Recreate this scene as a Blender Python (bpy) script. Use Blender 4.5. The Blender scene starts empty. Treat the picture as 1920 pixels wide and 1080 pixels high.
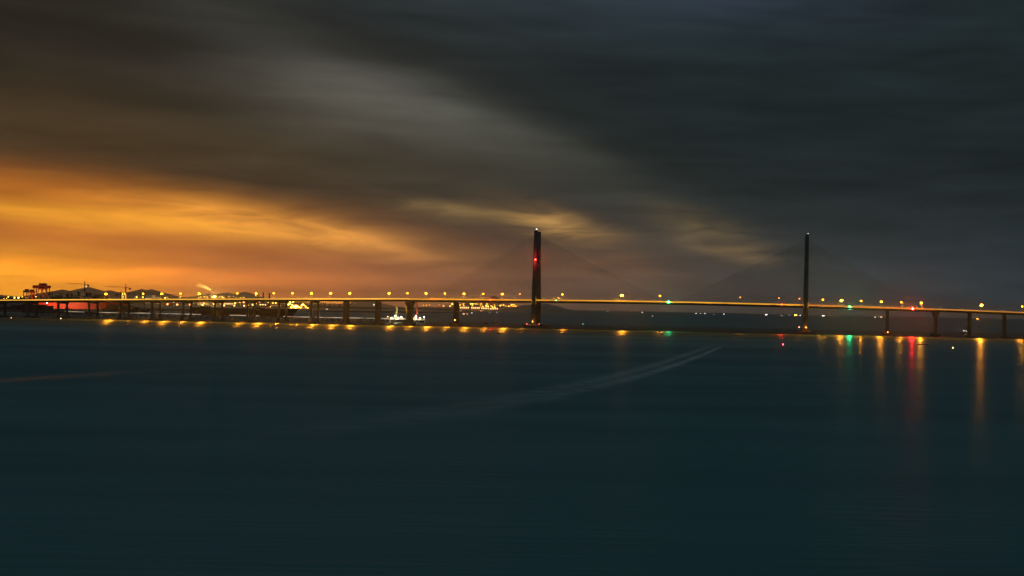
import bpy, math, random
from mathutils import Vector
R = math.radians
rnd = random.Random(7)
sc = bpy.context.scene
C = sc.collection

# ------------------------------------------------------------------ camera
CAM_H = 30.0                      # metres above the water
F = 2184.0                        # focal length in photograph pixels (1920 wide)
CX, CY = 1450.0, 587.4            # where the view axis meets the photograph (lens shift)
ROLL = 1.15
cs, sn = math.cos(R(ROLL)), math.sin(R(ROLL))
cam_data = bpy.data.cameras.new('camera')
cam = bpy.data.objects.new('camera', cam_data); C.objects.link(cam)
cam.location = (0, 0, CAM_H)
cam.rotation_mode = 'XYZ'
from mathutils import Matrix
cam.rotation_euler = (Matrix.Rotation(R(90), 3, 'X') @ Matrix.Rotation(R(ROLL), 3, 'Z')).to_euler()
cam_data.sensor_width = 36
cam_data.lens = 36 * F / 1920
cam_data.shift_x = -(CX - 960) / 1920
cam_data.shift_y = (CY - 540) / 1920
cam_data.clip_start = 1
cam_data.clip_end = 200000
sc.camera = cam

def XZ(px, py, Y):
    dx, dy = px - CX, py - CY
    u, v = dx * cs + dy * sn, -dx * sn + dy * cs
    return u * Y / F, CAM_H - v * Y / F
def XatZ(px, z, Y):
    v = -(z - CAM_H) * F / Y
    return ((px - CX + v * sn) / cs) * Y / F
def pt(px, py, Y):
    x, z = XZ(px, py, Y); return Vector((x, Y, z))
def angles(px, py):
    x, z = XZ(px, py, 1.0); z -= CAM_H
    return math.atan2(x, 1.0), math.atan2(z, math.hypot(x, 1.0))

# ------------------------------------------------------------------ night sky
def lin(c):
    return [((v / 255) / 12.92 if v <= 10 else (((v / 255) + .055) / 1.055) ** 2.4) for v in c]
world = bpy.data.worlds.new("World"); sc.world = world; world.use_nodes = True
wt = world.node_tree; wt.nodes.clear()
def wn(t, **k):
    n = wt.nodes.new(t)
    for a, b in k.items(): setattr(n, a, b)
    return n
def wl(a, b): wt.links.new(a, b)
def wm(op, a, b=None, c=None):
    n = wn('ShaderNodeMath', operation=op)
    for i, v in enumerate((a, b, c)):
        if v is None: continue
        if isinstance(v, (int, float)): n.inputs[i].default_value = v
        else: wl(v, n.inputs[i])
    return n.outputs[0]
tc = wn('ShaderNodeTexCoord')
sep = wn('ShaderNodeSeparateXYZ'); wl(tc.outputs['Generated'], sep.inputs[0])
azi = wm('ARCTAN2', sep.outputs[0], sep.outputs[1])
ele = wm('ABSOLUTE', wm('ARCSINE', sep.outputs[2]))
# slow warp of the cloud deck so that the streaks wander
cmb = wn('ShaderNodeCombineXYZ'); wl(azi, cmb.inputs[0]); wl(ele, cmb.inputs[1])
mp = wn('ShaderNodeMapping'); mp.inputs['Rotation'].default_value = (0, 0, R(-9)); mp.inputs['Scale'].default_value = (4, 16, 1)
wl(cmb.outputs[0], mp.inputs[0])
n1 = wn('ShaderNodeTexNoise'); n1.inputs['Scale'].default_value = 1.0; n1.inputs['Detail'].default_value = 2; wl(mp.outputs[0], n1.inputs['Vector'])
mp2 = wn('ShaderNodeMapping'); mp2.inputs['Rotation'].default_value = (0, 0, R(13)); mp2.inputs['Scale'].default_value = (5, 42, 1)
wl(cmb.outputs[0], mp2.inputs[0])
n2 = wn('ShaderNodeTexNoise'); n2.inputs['Scale'].default_value = 1.0; n2.inputs['Detail'].default_value = 3; n2.inputs['Roughness'].default_value = .5; wl(mp2.outputs[0], n2.inputs['Vector'])
wa = wm('ADD', azi, wm('MULTIPLY', wm('SUBTRACT', n1.outputs[0], .5), .06))
we = wm('ADD', ele, wm('MULTIPLY', wm('SUBTRACT', n1.outputs[0], .5), .016))
pos = wn('ShaderNodeCombineXYZ'); wl(wa, pos.inputs[0]); wl(we, pos.inputs[1])
def vm(op, a, b=None, s=None):
    n = wn('ShaderNodeVectorMath', operation=op)
    for i, v in enumerate((a, b)):
        if v is None: continue
        if isinstance(v, (tuple, list)): n.inputs[i].default_value = v
        else: wl(v, n.inputs[i])
    if s is not None:
        if isinstance(s, (int, float)): n.inputs['Scale'].default_value = s
        else: wl(s, n.inputs['Scale'])
    return n
total = None
def addcol(col, fac):
    global total
    s = vm('SCALE', tuple(col), None, fac).outputs[0]
    total = s if total is None else vm('ADD', total, s).outputs[0]
mp3 = wn('ShaderNodeMapping'); mp3.inputs['Rotation'].default_value = (0, 0, R(11)); mp3.inputs['Scale'].default_value = (12, 70, 1)
wl(cmb.outputs[0], mp3.inputs[0])
n3 = wn('ShaderNodeTexNoise'); n3.inputs['Scale'].default_value = 1.0; n3.inputs['Detail'].default_value = 3; n3.inputs['Distortion'].default_value = .6; wl(mp3.outputs[0], n3.inputs['Vector'])
mot = wn('ShaderNodeMapRange'); wl(n3.outputs[0], mot.inputs[0]); mot.inputs[1].default_value = .34; mot.inputs[2].default_value = .62; mot.inputs[3].default_value = .35; mot.inputs[4].default_value = 1.25
def glow(px, py, rx, up, dn, ang, srgb_add, mottled=0):
    """a soft bank of lit cloud around a direction; radii in photograph pixels, ang degrees (down to the right positive)"""
    a0, e0 = angles(px, py)
    th = R(-ang)
    d = vm('SUBTRACT', pos.outputs[0], (a0, e0, 0)).outputs[0]
    u = vm('DOT_PRODUCT', d, (math.cos(th) * F / rx, math.sin(th) * F / rx, 0)).outputs['Value']
    v = vm('DOT_PRODUCT', d, (-math.sin(th) * F, math.cos(th) * F, 0)).outputs['Value']
    if up == dn: vv = wm('MULTIPLY', v, 1.0 / up)
    else: vv = wm('ADD', wm('MULTIPLY', wm('MAXIMUM', v, 0.0), 1.0 / up), wm('MULTIPLY', wm('MINIMUM', v, 0.0), 1.0 / dn))
    q = wm('ADD', wm('MULTIPLY', u, u), wm('MULTIPLY', vv, vv))
    g = wm('POWER', 2.71828, wm('MULTIPLY', q, -1.0))
    if mottled: g = wm('MULTIPLY', g, mot.outputs[0])
    addcol(srgb_add, g)
# the even cloud cover: brownish over the port, blue grey out to sea
base = wn('ShaderNodeMapRange'); base.interpolation_type = 'SMOOTHSTEP'
wl(azi, base.inputs[0]); base.inputs[1].default_value = angles(0, 300)[0]; base.inputs[2].default_value = angles(1450, 300)[0]
mixc = wn('ShaderNodeMix', data_type='RGBA'); wl(base.outputs[0], mixc.inputs[0])
mixc.inputs[6].default_value = (.0225, .0195, .0145, 1); mixc.inputs[7].default_value = (.0135, .0210, .0225, 1)
behind = wn('ShaderNodeMapRange'); behind.interpolation_type = 'SMOOTHSTEP'
wl(wm('ABSOLUTE', wm('ADD', azi, .25)), behind.inputs[0]); behind.inputs[1].default_value = .5; behind.inputs[2].default_value = 1.6
high = wn('ShaderNodeMapRange'); high.interpolation_type = 'SMOOTHSTEP'; wl(ele, high.inputs[0]); high.inputs[1].default_value = .22; high.inputs[2].default_value = .7
mixb = wn('ShaderNodeMix', data_type='RGBA'); wl(wm('MAXIMUM', behind.outputs[0], high.outputs[0]), mixb.inputs[0])
wl(mixc.outputs[2], mixb.inputs[6]); mixb.inputs[7].default_value = (.036, .060, .068, 1)
total = vm('SCALE', mixb.outputs[2], None, 1.0).outputs[0]
GL = [
 # px, py, rx, up, dn, ang, linear rgb
 (880, -20, 420, 90, 90, 4, (.010, .017, .022)),
 (1330, -10, 330, 60, 60, 3, (.010, .012, .024)),
 (620, 164, 170, 46, 60, 8, (.036, .033, .028)),
 (740, 180, 190, 40, 64, 15, (.042, .039, .032)),
 (900, 216, 150, 30, 50, 17, (.026, .026, .021)),
 (480, 60, 240, 50, 60, 26, (.008, .009, .007)),
 (780, 270, 420, 60, 110, 8, (.021, .018, .011)),
 (1060, 290, 170, 34, 50, 18, (.012, .012, .008)),
 (150, 262, 480, 80, 50, 4, (.040, .020, .004)),
 (60, 348, 300, 32, 50, 4, (.40, .105, .004)),
 (0, 389, 460, 20, 20, 3.5, (.40, .205, .008)),
 (380, 408, 240, 36, 24, 5, (.29, .125, .006), 1),
 (560, 432, 220, 18, 18, 9, (.34, .13, .020), 1),
 (120, 430, 480, 40, 80, 2, (.31, .070, .004)),
 (-20, 498, 330, 14, 55, 1, (.60, .125, .000), 1),
 (0, 560, 200, 66, 60, 0, (.98, .52, .014)),
 (300, 545, 380, 62, 60, 0, (.66, .150, .008)),
 (700, 565, 500, 110, 60, 0, (.17, .072, .028)),
 (860, 398, 140, 14, 20, 4, (.15, .090, .026), 1),
 (1040, 418, 100, 20, 28, 13, (.30, .150, .030), 1),
 (1150, 500, 110, 20, 26, 8, (.09, .036, .010), 1),
 (1320, 432, 95, 30, 38, 14, (.10, .060, .016), 1),
 (1390, 474, 85, 18, 22, 8, (.075, .042, .011), 1),
 (1250, 600, 700, 150, 90, 1, (.040, .035, .031)),
 (1900, 540, 500, 110, 90, 0, (.010, .016, .022)),
]
for g in GL: glow(*g)
# fine long streaks through everything
st = wn('ShaderNodeMapRange'); wl(n2.outputs[0], st.inputs[0]); st.inputs[1].default_value = .25; st.inputs[2].default_value = .75; st.inputs[3].default_value = .76; st.inputs[4].default_value = 1.2
mo2 = wn('ShaderNodeMapRange'); wl(n3.outputs[0], mo2.inputs[0]); mo2.inputs[1].default_value = .3; mo2.inputs[2].default_value = .7; mo2.inputs[3].default_value = .9; mo2.inputs[4].default_value = 1.1
total = vm('SCALE', total, None, wm('MULTIPLY', st.outputs[0], mo2.outputs[0])).outputs[0]
bg = wn('ShaderNodeBackground'); wl(total, bg.inputs[0]); bg.inputs[1].default_value = 1.0
wo = wn('ShaderNodeOutputWorld'); wl(bg.outputs[0], wo.inputs[0])
world.cycles.sampling_method = 'MANUAL'; world.cycles.sample_map_resolution = 512

# ------------------------------------------------------------------ exposure and renderer
sc.view_settings.view_transform = 'Standard'; sc.view_settings.look = 'None'
sc.view_settings.exposure = 0; sc.view_settings.gamma = 1; sc.view_settings.use_curve_mapping = False
sc.render.engine = 'CYCLES'
sc.cycles.max_bounces = 5; sc.cycles.diffuse_bounces = 1; sc.cycles.glossy_bounces = 2
sc.cycles.volume_bounces = 0; sc.cycles.transparent_max_bounces = 6
sc.cycles.sample_clamp_indirect = 3; sc.cycles.sample_clamp_direct = 0
sc.cycles.use_light_tree = True; sc.cycles.caustics_reflective = False
sc.cycles.use_denoising = True
sc.cycles.blur_glossy = 0.2

# ------------------------------------------------------------------ materials
def mat(name, col, rough=.7, metal=0, var=.25, scale=.5, bump=0.0):
    m = bpy.data.materials.new(name); m.use_nodes = True
    t = m.node_tree; b = t.nodes['Principled BSDF']
    b.inputs['Roughness'].default_value = rough; b.inputs['Metallic'].default_value = metal
    tcn = t.nodes.new('ShaderNodeTexCoord')
    n = t.nodes.new('ShaderNodeTexNoise'); n.inputs['Scale'].default_value = scale; n.inputs['Detail'].default_value = 4
    t.links.new(tcn.outputs['Object'], n.inputs['Vector'])
    r = t.nodes.new('ShaderNodeValToRGB')
    r.color_ramp.elements[0].position = .3; r.color_ramp.elements[1].position = .7
    r.color_ramp.elements[0].color = [c * (1 - var) for c in col] + [1]
    r.color_ramp.elements[1].color = [min(1, c * (1 + var)) for c in col] + [1]
    t.links.new(n.outputs[0], r.inputs[0]); t.links.new(r.outputs[0], b.inputs['Base Color'])
    if bump:
        bp = t.nodes.new('ShaderNodeBump'); bp.inputs['Strength'].default_value = bump
        t.links.new(n.outputs[0], bp.inputs['Height']); t.links.new(bp.outputs[0], b.inputs['Normal'])
    return m
def emat(name, col, s, flick=0.0, scale=.02):
    m = bpy.data.materials.new(name); m.use_nodes = True
    t = m.node_tree; b = t.nodes['Principled BSDF']
    b.inputs['Base Color'].default_value = [c * .5 for c in col] + [1]
    b.inputs['Emission Color'].default_value = list(col) + [1]
    b.inputs['Emission Strength'].default_value = s
    m.cycles.emission_sampling = 'NONE'
    if flick:
        tcn = t.nodes.new('ShaderNodeTexCoord'); n = t.nodes.new('ShaderNodeTexNoise'); n.inputs['Scale'].default_value = scale
        t.links.new(tcn.outputs['Object'], n.inputs['Vector'])
        mr = t.nodes.new('ShaderNodeMapRange'); mr.inputs[1].default_value = .3; mr.inputs[2].default_value = .7
        mr.inputs[3].default_value = s * (1 - flick); mr.inputs[4].default_value = s * (1 + flick)
        t.links.new(n.outputs[0], mr.inputs[0]); t.links.new(mr.outputs[0], b.inputs['Emission Strength'])
    return m
M = {}
M['concrete'] = mat('concrete', (.10, .115, .11), .85, scale=.15, bump=.2)
M['cap'] = mat('stained_concrete', (.12, .125, .12), .85, scale=.3, bump=.3)
M['asphalt'] = mat('asphalt', (.05, .05, .05), .9)
M['steel'] = mat('galvanised_steel', (.45, .45, .43), .5, .3)
M['dark'] = mat('dark_steel', (.05, .055, .06), .6, .2)
M['cable'] = mat('cable_sheath', (.42, .42, .40), .5, scale=.1)
M['girder'] = mat('girder_paint', (.10, .11, .12), .6, scale=.08)
M['red'] = mat('red_crane_paint', (.55, .045, .02), .5, scale=.1)
M['hullred'] = mat('red_hull_paint', (.5, .03, .02), .6, scale=.03)
M['hulldark'] = mat('black_hull_paint', (.03, .035, .04), .5, scale=.05)
M['white'] = mat('white_paint', (.75, .75, .72), .5)
M['yellow'] = mat('yellow_boom_paint', (.75, .5, .05), .5)
M['redboom'] = mat('red_boom_paint', (.7, .12, .08), .5)
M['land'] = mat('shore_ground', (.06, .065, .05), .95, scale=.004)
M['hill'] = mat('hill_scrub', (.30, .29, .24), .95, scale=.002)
M['tree'] = mat('dark_foliage', (.05, .07, .04), .9, scale=.2)
M['shed'] = mat('shed_cladding', (.3, .28, .25), .7, scale=.05)
AMB = (1.0, .33, .010); ORG = (1.0, .30, .015)
M['bulb_a'] = emat('sodium_lamp_strong', AMB, 32)
M['bulb_b'] = emat('sodium_lamp_medium', AMB, 18)
M['bulb_c'] = emat('sodium_lamp_weak', ORG, 8)
M['bulb_off'] = mat('unlit_lamp_glass', (.3, .28, .25), .3)
M['strip'] = emat('parapet_painted_glow', (1.0, .50, .06), 1.05, .35, .012)  # emission stands in for the lamplit parapet and traffic trails
M['strip_main'] = emat('main_span_painted_glow', (1.0, .43, .03), .85, .3, .012)
M['strip_east'] = emat('east_span_painted_glow', (1.0, .34, .04), .55, .3, .012)
M['strip_far'] = emat('east_approach_painted_glow', (1.0, .42, .07), .5, .3, .012)
M['nav_red'] = emat('red_beacon_lens', (1.0, .02, .01), 60)
M['nav_redx'] = emat('bright_red_beacon_lens', (1.0, .015, .012), 500)
M['nav_green'] = emat('green_beacon_lens', (.02, 1.0, .35), 200)
M['nav_orange'] = emat('orange_fender_lamp', (1.0, .22, .03), 60)
M['port'] = emat('port_lamp', (1.0, .40, .035), 9)
M['porthot'] = emat('port_floodlight', (1.0, .46, .05), 24)
M['quay'] = emat('quay_lamp', (1.0, .30, .08), 9)
M['white_l'] = emat('white_floodlight', (1.0, .88, .6), 120)
M['white_s'] = emat('ship_white_lamp', (1.0, .9, .75), 4)
M['peach'] = emat('ship_peach_lamp', (1.0, .55, .28), 3)
M['jetty_l'] = emat('jetty_strip_light', (1.0, .88, .62), .42, .8, .05)
M['window'] = emat('lit_windows', (1.0, .6, .22), 2.5, .6, .3)

# ------------------------------------------------------------------ mesh helpers
LIGHTS = {}
def glow_light(parent, loc, col, power, r=.35):
    """the light a lamp gives, kept inside its lamp"""
    key = (tuple(col), power, r)
    if key not in LIGHTS:
        d = bpy.data.lights.new('lamp_light', 'POINT'); d.color = col; d.energy = power; d.shadow_soft_size = r; LIGHTS[key] = d
    o = bpy.data.objects.new('lamp_light', LIGHTS[key]); C.objects.link(o); o.parent = parent; o.location = loc
    return o
class MB:
    def __init__(s): s.v = []; s.f = []
    def quadbox(s, pts):
        i = len(s.v); s.v += [tuple(p) for p in pts]
        for q in ((0, 3, 2, 1), (4, 5, 6, 7), (0, 1, 5, 4), (1, 2, 6, 5), (2, 3, 7, 6), (3, 0, 4, 7)): s.f.append([i + k for k in q])
    def box(s, x0, x1, y0, y1, z0, z1):
        s.quadbox([(x0, y0, z0), (x1, y0, z0), (x1, y1, z0), (x0, y1, z0), (x0, y0, z1), (x1, y0, z1), (x1, y1, z1), (x0, y1, z1)])
    def taper(s, c, a0, b0, z0, a1, b1, z1, sh=(0, 0)):
        x, y = c; X, Y = x + sh[0], y + sh[1]
        s.quadbox([(x - a0, y - b0, z0), (x + a0, y - b0, z0), (x + a0, y + b0, z0), (x - a0, y + b0, z0),
                   (X - a1, Y - b1, z1), (X + a1, Y - b1, z1), (X + a1, Y + b1, z1), (X - a1, Y + b1, z1)])
    def tube(s, p, q, r0, r1=None, n=6, cap=True):
        r1 = r0 if r1 is None else r1
        p, q = Vector(p), Vector(q); d = (q - p).normalized()
        a = d.cross(Vector((0, 0, 1)));
        if a.length < 1e-3: a = Vector((1, 0, 0))
        a.normalize(); b = d.cross(a)
        i = len(s.v)
        for c, r in ((p, r0), (q, r1)):
            for k in range(n):
                t = 2 * math.pi * (k + .5) / n
                s.v.append(tuple(c + a * math.cos(t) * r + b * math.sin(t) * r))
        for k in range(n): s.f.append([i + k, i + (k + 1) % n, i + n + (k + 1) % n, i + n + k])
        if cap: s.f.append([i + k for k in range(n)][::-1]); s.f.append([i + n + k for k in range(n)])
    def truss(s, p, q, w, n, r):
        """square lattice beam"""
        p, q = Vector(p), Vector(q); d = q - p
        dn = d.normalized(); up = Vector((0, 0, 1)) if abs(dn.z) < .8 else Vector((1, 0, 0))
        a = dn.cross(up).normalized() * w / 2; b = dn.cross(a).normalized() * w / 2
        cor = [a + b, a - b, -a - b, -a + b]
        for c in cor: s.tube(p + c, q + c, r, n=4)
        for k in range(n):
            t0, t1 = p + d * k / n, p + d * (k + 1) / n
            for j in range(4):
                c0, c1 = cor[j], cor[(j + 1) % 4]
                s.tube(t0 + c0, t1 + c1, r * .7, n=3, cap=False)
    def ball(s, c, r, rz=None, n=8, m=4):
        rz = rz or r; i = len(s.v); s.v.append((c[0], c[1], c[2] - rz))
        for j in range(1, m):
            t = math.pi * j / m
            for k in range(n):
                s.v.append((c[0] + r * math.sin(t) * math.cos(2 * math.pi * k / n), c[1] + r * math.sin(t) * math.sin(2 * math.pi * k / n), c[2] - rz * math.cos(t)))
        s.v.append((c[0], c[1], c[2] + rz)); top = len(s.v) - 1
        for k in range(n): s.f.append([i, i + 1 + (k + 1) % n, i + 1 + k]); s.f.append([top, top - n + k, top - n + (k + 1) % n])
        for j in range(m - 2):
            for k in range(n):
                a = i + 1 + j * n; s.f.append([a + k, a + (k + 1) % n, a + n + (k + 1) % n, a + n + k])
    def sweep(s, frames, closed=True):
        i = len(s.v); n = len(frames[0])
        for fr in frames: s.v += [tuple(p) for p in fr]
        for j in range(len(frames) - 1):
            for k in range(n if closed else n - 1):
                a, b = i + j * n, i + (j + 1) * n
                s.f.append([a + k, a + (k + 1) % n, b + (k + 1) % n, b + k])
        if closed:
            s.f.append([i + k for k in range(n)][::-1]); e = i + (len(frames) - 1) * n; s.f.append([e + k for k in range(n)])
    def mesh(s, name, m, smooth=False):
        me = bpy.data.meshes.new(name); me.from_pydata(s.v, [], s.f)
        me.materials.append(m); me.validate(); me.update()
        if smooth:
            for p in me.polygons: p.use_smooth = True
        return me
    def build(s, name, m, parent=None, loc=None, smooth=False):
        o = bpy.data.objects.new(name, s.mesh(name, m, smooth)); C.objects.link(o)
        if parent: o.parent = parent
        if loc is not None: o.location = loc
        return o
def empty(name, loc=(0, 0, 0), rz=0):
    o = bpy.data.objects.new(name, None); C.objects.link(o); o.location = loc; o.rotation_euler = (0, 0, rz)
    o.empty_display_size = 2
    return o
def tag(o, label=None, cat=None, group=None, kind=None):
    if label: o['label'] = label
    if cat: o['category'] = cat
    if group: o['group'] = group
    if kind: o['kind'] = kind
    return o
def inst(name, me, parent=None, loc=(0, 0, 0)):
    o = bpy.data.objects.new(name, me); C.objects.link(o); o.location = loc
    if parent: o.parent = parent
    return o

# ------------------------------------------------------------------ water
def water_material():
    m = bpy.data.materials.new('sea_water'); m.use_nodes = True
    t = m.node_tree; b = t.nodes['Principled BSDF']; N = t.nodes.new; L = t.links.new
    def ma(op, a, bb=None, c=None):
        n = N('ShaderNodeMath'); n.operation = op
        for i, v in enumerate((a, bb, c)):
            if v is None: continue
            if isinstance(v, (int, float)): n.inputs[i].default_value = v
            else: L(v, n.inputs[i])
        return n.outputs[0]
    def mr(v, a, bb, c, d, sm=True):
        n = N('ShaderNodeMapRange'); n.interpolation_type = 'SMOOTHSTEP' if sm else 'LINEAR'; L(v, n.inputs[0])
        for i, q in enumerate((a, bb, c, d)): n.inputs[i + 1].default_value = q
        return n.outputs[0]
    g = N('ShaderNodeTexCoord'); s = N('ShaderNodeSeparateXYZ'); L(g.outputs['Object'], s.inputs[0])
    x, y = s.outputs[0], s.outputs[1]
    def noise(sx, sy, scale, det=3, rough=.5, off=0):
        mpn = N('ShaderNodeMapping'); mpn.inputs['Scale'].default_value = (sx, sy, 1); mpn.inputs['Location'].default_value = (off, off, 0)
        L(g.outputs['Object'], mpn.inputs[0])
        n = N('ShaderNodeTexNoise'); n.inputs['Scale'].default_value = scale; n.inputs['Detail'].default_value = det; n.inputs['Roughness'].default_value = rough
        L(mpn.outputs[0], n.inputs['Vector']); return n.outputs[0]
    cur = noise(.0006, .006, 1.0, 4)           # long tidal streaks
    rip = noise(.035, .42, 1.0, 4, off=40)      # ripples seen up close
    # foam and disturbed water of two ferry wakes: arcs y = f(x)
    import numpy as np
    iy = ma('DIVIDE', 1.0, ma('MAXIMUM', y, 60.0))
    def wp(px, py):
        v = (-(px - CX) * sn + (py - CY) * cs); Y = CAM_H * F / v
        return XatZ(px, 0, Y), Y
    def wake(pts, wid, y0, y1, y2, y3, deg=3, off=0.0):
        """a wake lying along the curve through the given places, wid metres wide, spreading as it ages"""
        P = [wp(*p) for p in pts]
        k = [float(q) for q in np.polyfit([1000 / q[1] for q in P], [q[0] for q in P], deg)]
        t = ma('MULTIPLY', iy, 1000.0); xx = k[0]
        for q in k[1:]: xx = ma('ADD', ma('MULTIPLY', xx, t), q)
        w = ma('ADD', wid, ma('MULTIPLY', ma('MULTIPLY', t, t), wid * .42))
        d = ma('DIVIDE', ma('SUBTRACT', x, ma('ADD', xx, off)), w)
        e = ma('POWER', 2.718, ma('MULTIPLY', ma('MULTIPLY', d, d), -1.0))
        return ma('MULTIPLY', e, ma('MULTIPLY', mr(y, y0, y1, 0, 1), mr(y, y2, y3, 1, 0)))
    LINE = [(1352, 648), (1300, 668), (1250, 687), (1150, 720), (1050, 738), (960, 752), (800, 785), (500, 830), (200, 872)]
    w1 = wake(LINE, 2.2, 170, 620, 900, 1140, off=-9)
    w2 = wake(LINE, 1.5, 220, 720, 900, 1130, off=2)
    fo = noise(.09, .16, 1.0, 5, .7, off=9)
    w = ma('MULTIPLY', ma('ADD', ma('MULTIPLY', w1, .6), w2), mr(fo, .3, .68, .12, 1.25))
    w3 = wake([(-40, 717), (0, 714), (100, 706), (200, 700), (330, 690)], 4.0, 330, 400, 440, 560, deg=1)
    mix = N('ShaderNodeMix'); mix.data_type = 'RGBA'
    L(ma('MULTIPLY', w, .82), mix.inputs[0])
    base = N('ShaderNodeMix'); base.data_type = 'RGBA'; L(mr(ma('ADD', ma('MULTIPLY', cur, .6), ma('MULTIPLY', noise(.004, .02, 1.0, 3, off=77), .4)), .36, .62, 0, 1), base.inputs[0])
    base.inputs[6].default_value = (.088, .215, .245, 1); base.inputs[7].default_value = (.14, .305, .335, 1)
    bridge_dark = N('ShaderNodeMix'); bridge_dark.data_type = 'RGBA'; L(ma('MULTIPLY', mr(y, 1250, 1640, 0, 1), mr(y, 1900, 2600, 1, 0)), bridge_dark.inputs[0])
    L(base.outputs[2], bridge_dark.inputs[6]); bridge_dark.inputs[7].default_value = (.04, .075, .075, 1)      # water colour darkened along the bridge to weaken the lamp pools
    L(bridge_dark.outputs[2], mix.inputs[6]); mix.inputs[7].default_value = (.75, .78, .78, 1)
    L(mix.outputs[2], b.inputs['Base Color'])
    # choppy in the west, calmer under the eastern end of the bridge
    calm = mr(x, wp(1380, 640)[0], wp(1640, 640)[0], 0, 1)
    lee = mr(y, 1300, 1520, 0, 1)             # sheltered strip along the bridge
    rg = ma('SUBTRACT', .68, ma('MULTIPLY', ma('MAXIMUM', calm, ma('MULTIPLY', lee, .75)), .30))
    rg = ma('ADD', rg, ma('MULTIPLY', ma('SUBTRACT', cur, .5), .45))
    rg = ma('SUBTRACT', rg, ma('MULTIPLY', w3, .38))      # the slick left by a boat mirrors the glow
    L(rg, b.inputs['Roughness'])
    b.inputs['Specular IOR Level'].default_value = .75
    b.inputs['IOR'].default_value = 1.33
    # the waves run parallel to the bridge: their slopes tilt along Y far more than along X
    b.inputs['Anisotropic'].default_value = .93
    tg = N('ShaderNodeCombineXYZ'); tg.inputs[1].default_value = 1.0; L(tg.outputs[0], b.inputs['Tangent'])
    bp = N('ShaderNodeBump'); bp.inputs['Strength'].default_value = .6; bp.inputs['Distance'].default_value = .5
    L(rip, bp.inputs['Height']); L(bp.outputs[0], b.inputs['Normal'])
    return m
mb = MB()
xs = [-50000, -8000, -2000, 0, 2000, 8000, 50000]; ys = [-3000, 0, 700, 1500, 3000, 9000, 30000, 50000]
for yv in ys:
    for xv in xs: mb.v.append((xv, yv, 0))
for j in range(len(ys) - 1):
    for i in range(len(xs) - 1):
        a = j * len(xs) + i; mb.f.append([a, a + 1, a + 1 + len(xs), a + len(xs)])
tag(mb.build('water', water_material()), kind='structure')

# ------------------------------------------------------------------ land and hills
def sstep(t): t = max(0, min(1, t)); return t * t * (3 - 2 * t)
def interp(tab, x):
    if x <= tab[0][0]: return tab[0][1]
    for (a, b), (c, d) in zip(tab, tab[1:]):
        if x <= c: return b + (d - b) * (x - a) / (c - a)
    return tab[-1][1]
def horizon(px): return CY + (px - CX) * math.tan(R(ROLL))
def ground_strip(name, px0, px1, Y0, Y1, h, n=60, m='land', jag=.15):
    mb = MB(); rr = random.Random(px0 * 7 + Y0)
    rows = []
    for i in range(n + 1):
        px = px0 + (px1 - px0) * i / n
        e = sstep(min(i, n - i) / (n * .12))
        y0 = Y0 + (1 - e) * (Y1 - Y0) * .4 + rr.uniform(-1, 1) * jag * (Y1 - Y0) * .15
        X = lambda Yv: XatZ(px, 0, Y0) * 1.0
        hh = h * (.5 + .5 * e) * rr.uniform(1 - jag, 1 + jag)
        x = XatZ(px, 0, Y0)
        rows.append([(x, y0, -1), (x, y0 + 8, hh * .7), (x, y0 + (Y1 - y0) * .4, hh), (x, Y1, hh * .6), (x, Y1 + 10, -1)])
    mb.sweep(rows, True)
    return tag(mb.build(name, M[m]), kind='structure')
ground_strip('far_shore', -500, 705, 8600, 15000, 7, 120)
ground_strip('port_shore', 800, 985, 9500, 13000, 5, 40)
ground_strip('shipyard_ground', -500, 190, 3120, 4300, 4, 50, jag=.05)
ground_strip('mudflat', 545, 705, 4700, 6200, 3.2, 40)
ground_strip('west_flat', -300, 66, 2500, 2700, 3.0, 30)

def hills(name, peaks, Y, px0, px1, n, seed, depth=2500):
    from mathutils import noise
    mb = MB(); rows = []
    for i in range(n + 1):
        px = px0 + (px1 - px0) * i / n
        h = 0
        for (p, py, w) in peaks:
            hh = (horizon(p) - py) * Y / F + CAM_H
            t = abs(px - p) / w
            if t < 1: h = max(h, hh * (1 - t ** 1.35) )
        h *= 1 + .10 * noise.noise((px * .06, seed, 0)) + .05 * noise.noise((px * .3, seed, 2))
        x = XatZ(px, 0, Y)
        col = []
        for j, (fy, fh) in enumerate(((-.5, -.02), (-.32, .25), (-.16, .66), (0, 1), (.2, .6), (.5, -.02))):
            z = h * fh * (1 + (.16 * noise.noise((px * .15, j * 1.7, seed)) if 0 < j < 5 and j != 3 else 0)) if fh > 0 else -2
            col.append((x, Y + fy * depth, z))
        rows.append(col)
    mb.sweep(rows, False)
    return tag(mb.build(name, M['hill'], smooth=True), kind='structure')
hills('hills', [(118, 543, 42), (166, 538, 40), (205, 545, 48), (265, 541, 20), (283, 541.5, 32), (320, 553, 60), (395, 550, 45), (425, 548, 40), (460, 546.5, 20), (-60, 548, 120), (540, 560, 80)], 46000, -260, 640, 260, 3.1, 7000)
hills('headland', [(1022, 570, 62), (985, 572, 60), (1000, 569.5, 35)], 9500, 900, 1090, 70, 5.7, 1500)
hills('distant_hill', [(925, 555.5, 34), (900, 560, 50), (688, 559, 22)], 46000, 640, 985, 90, 9.2, 6000)

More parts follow.
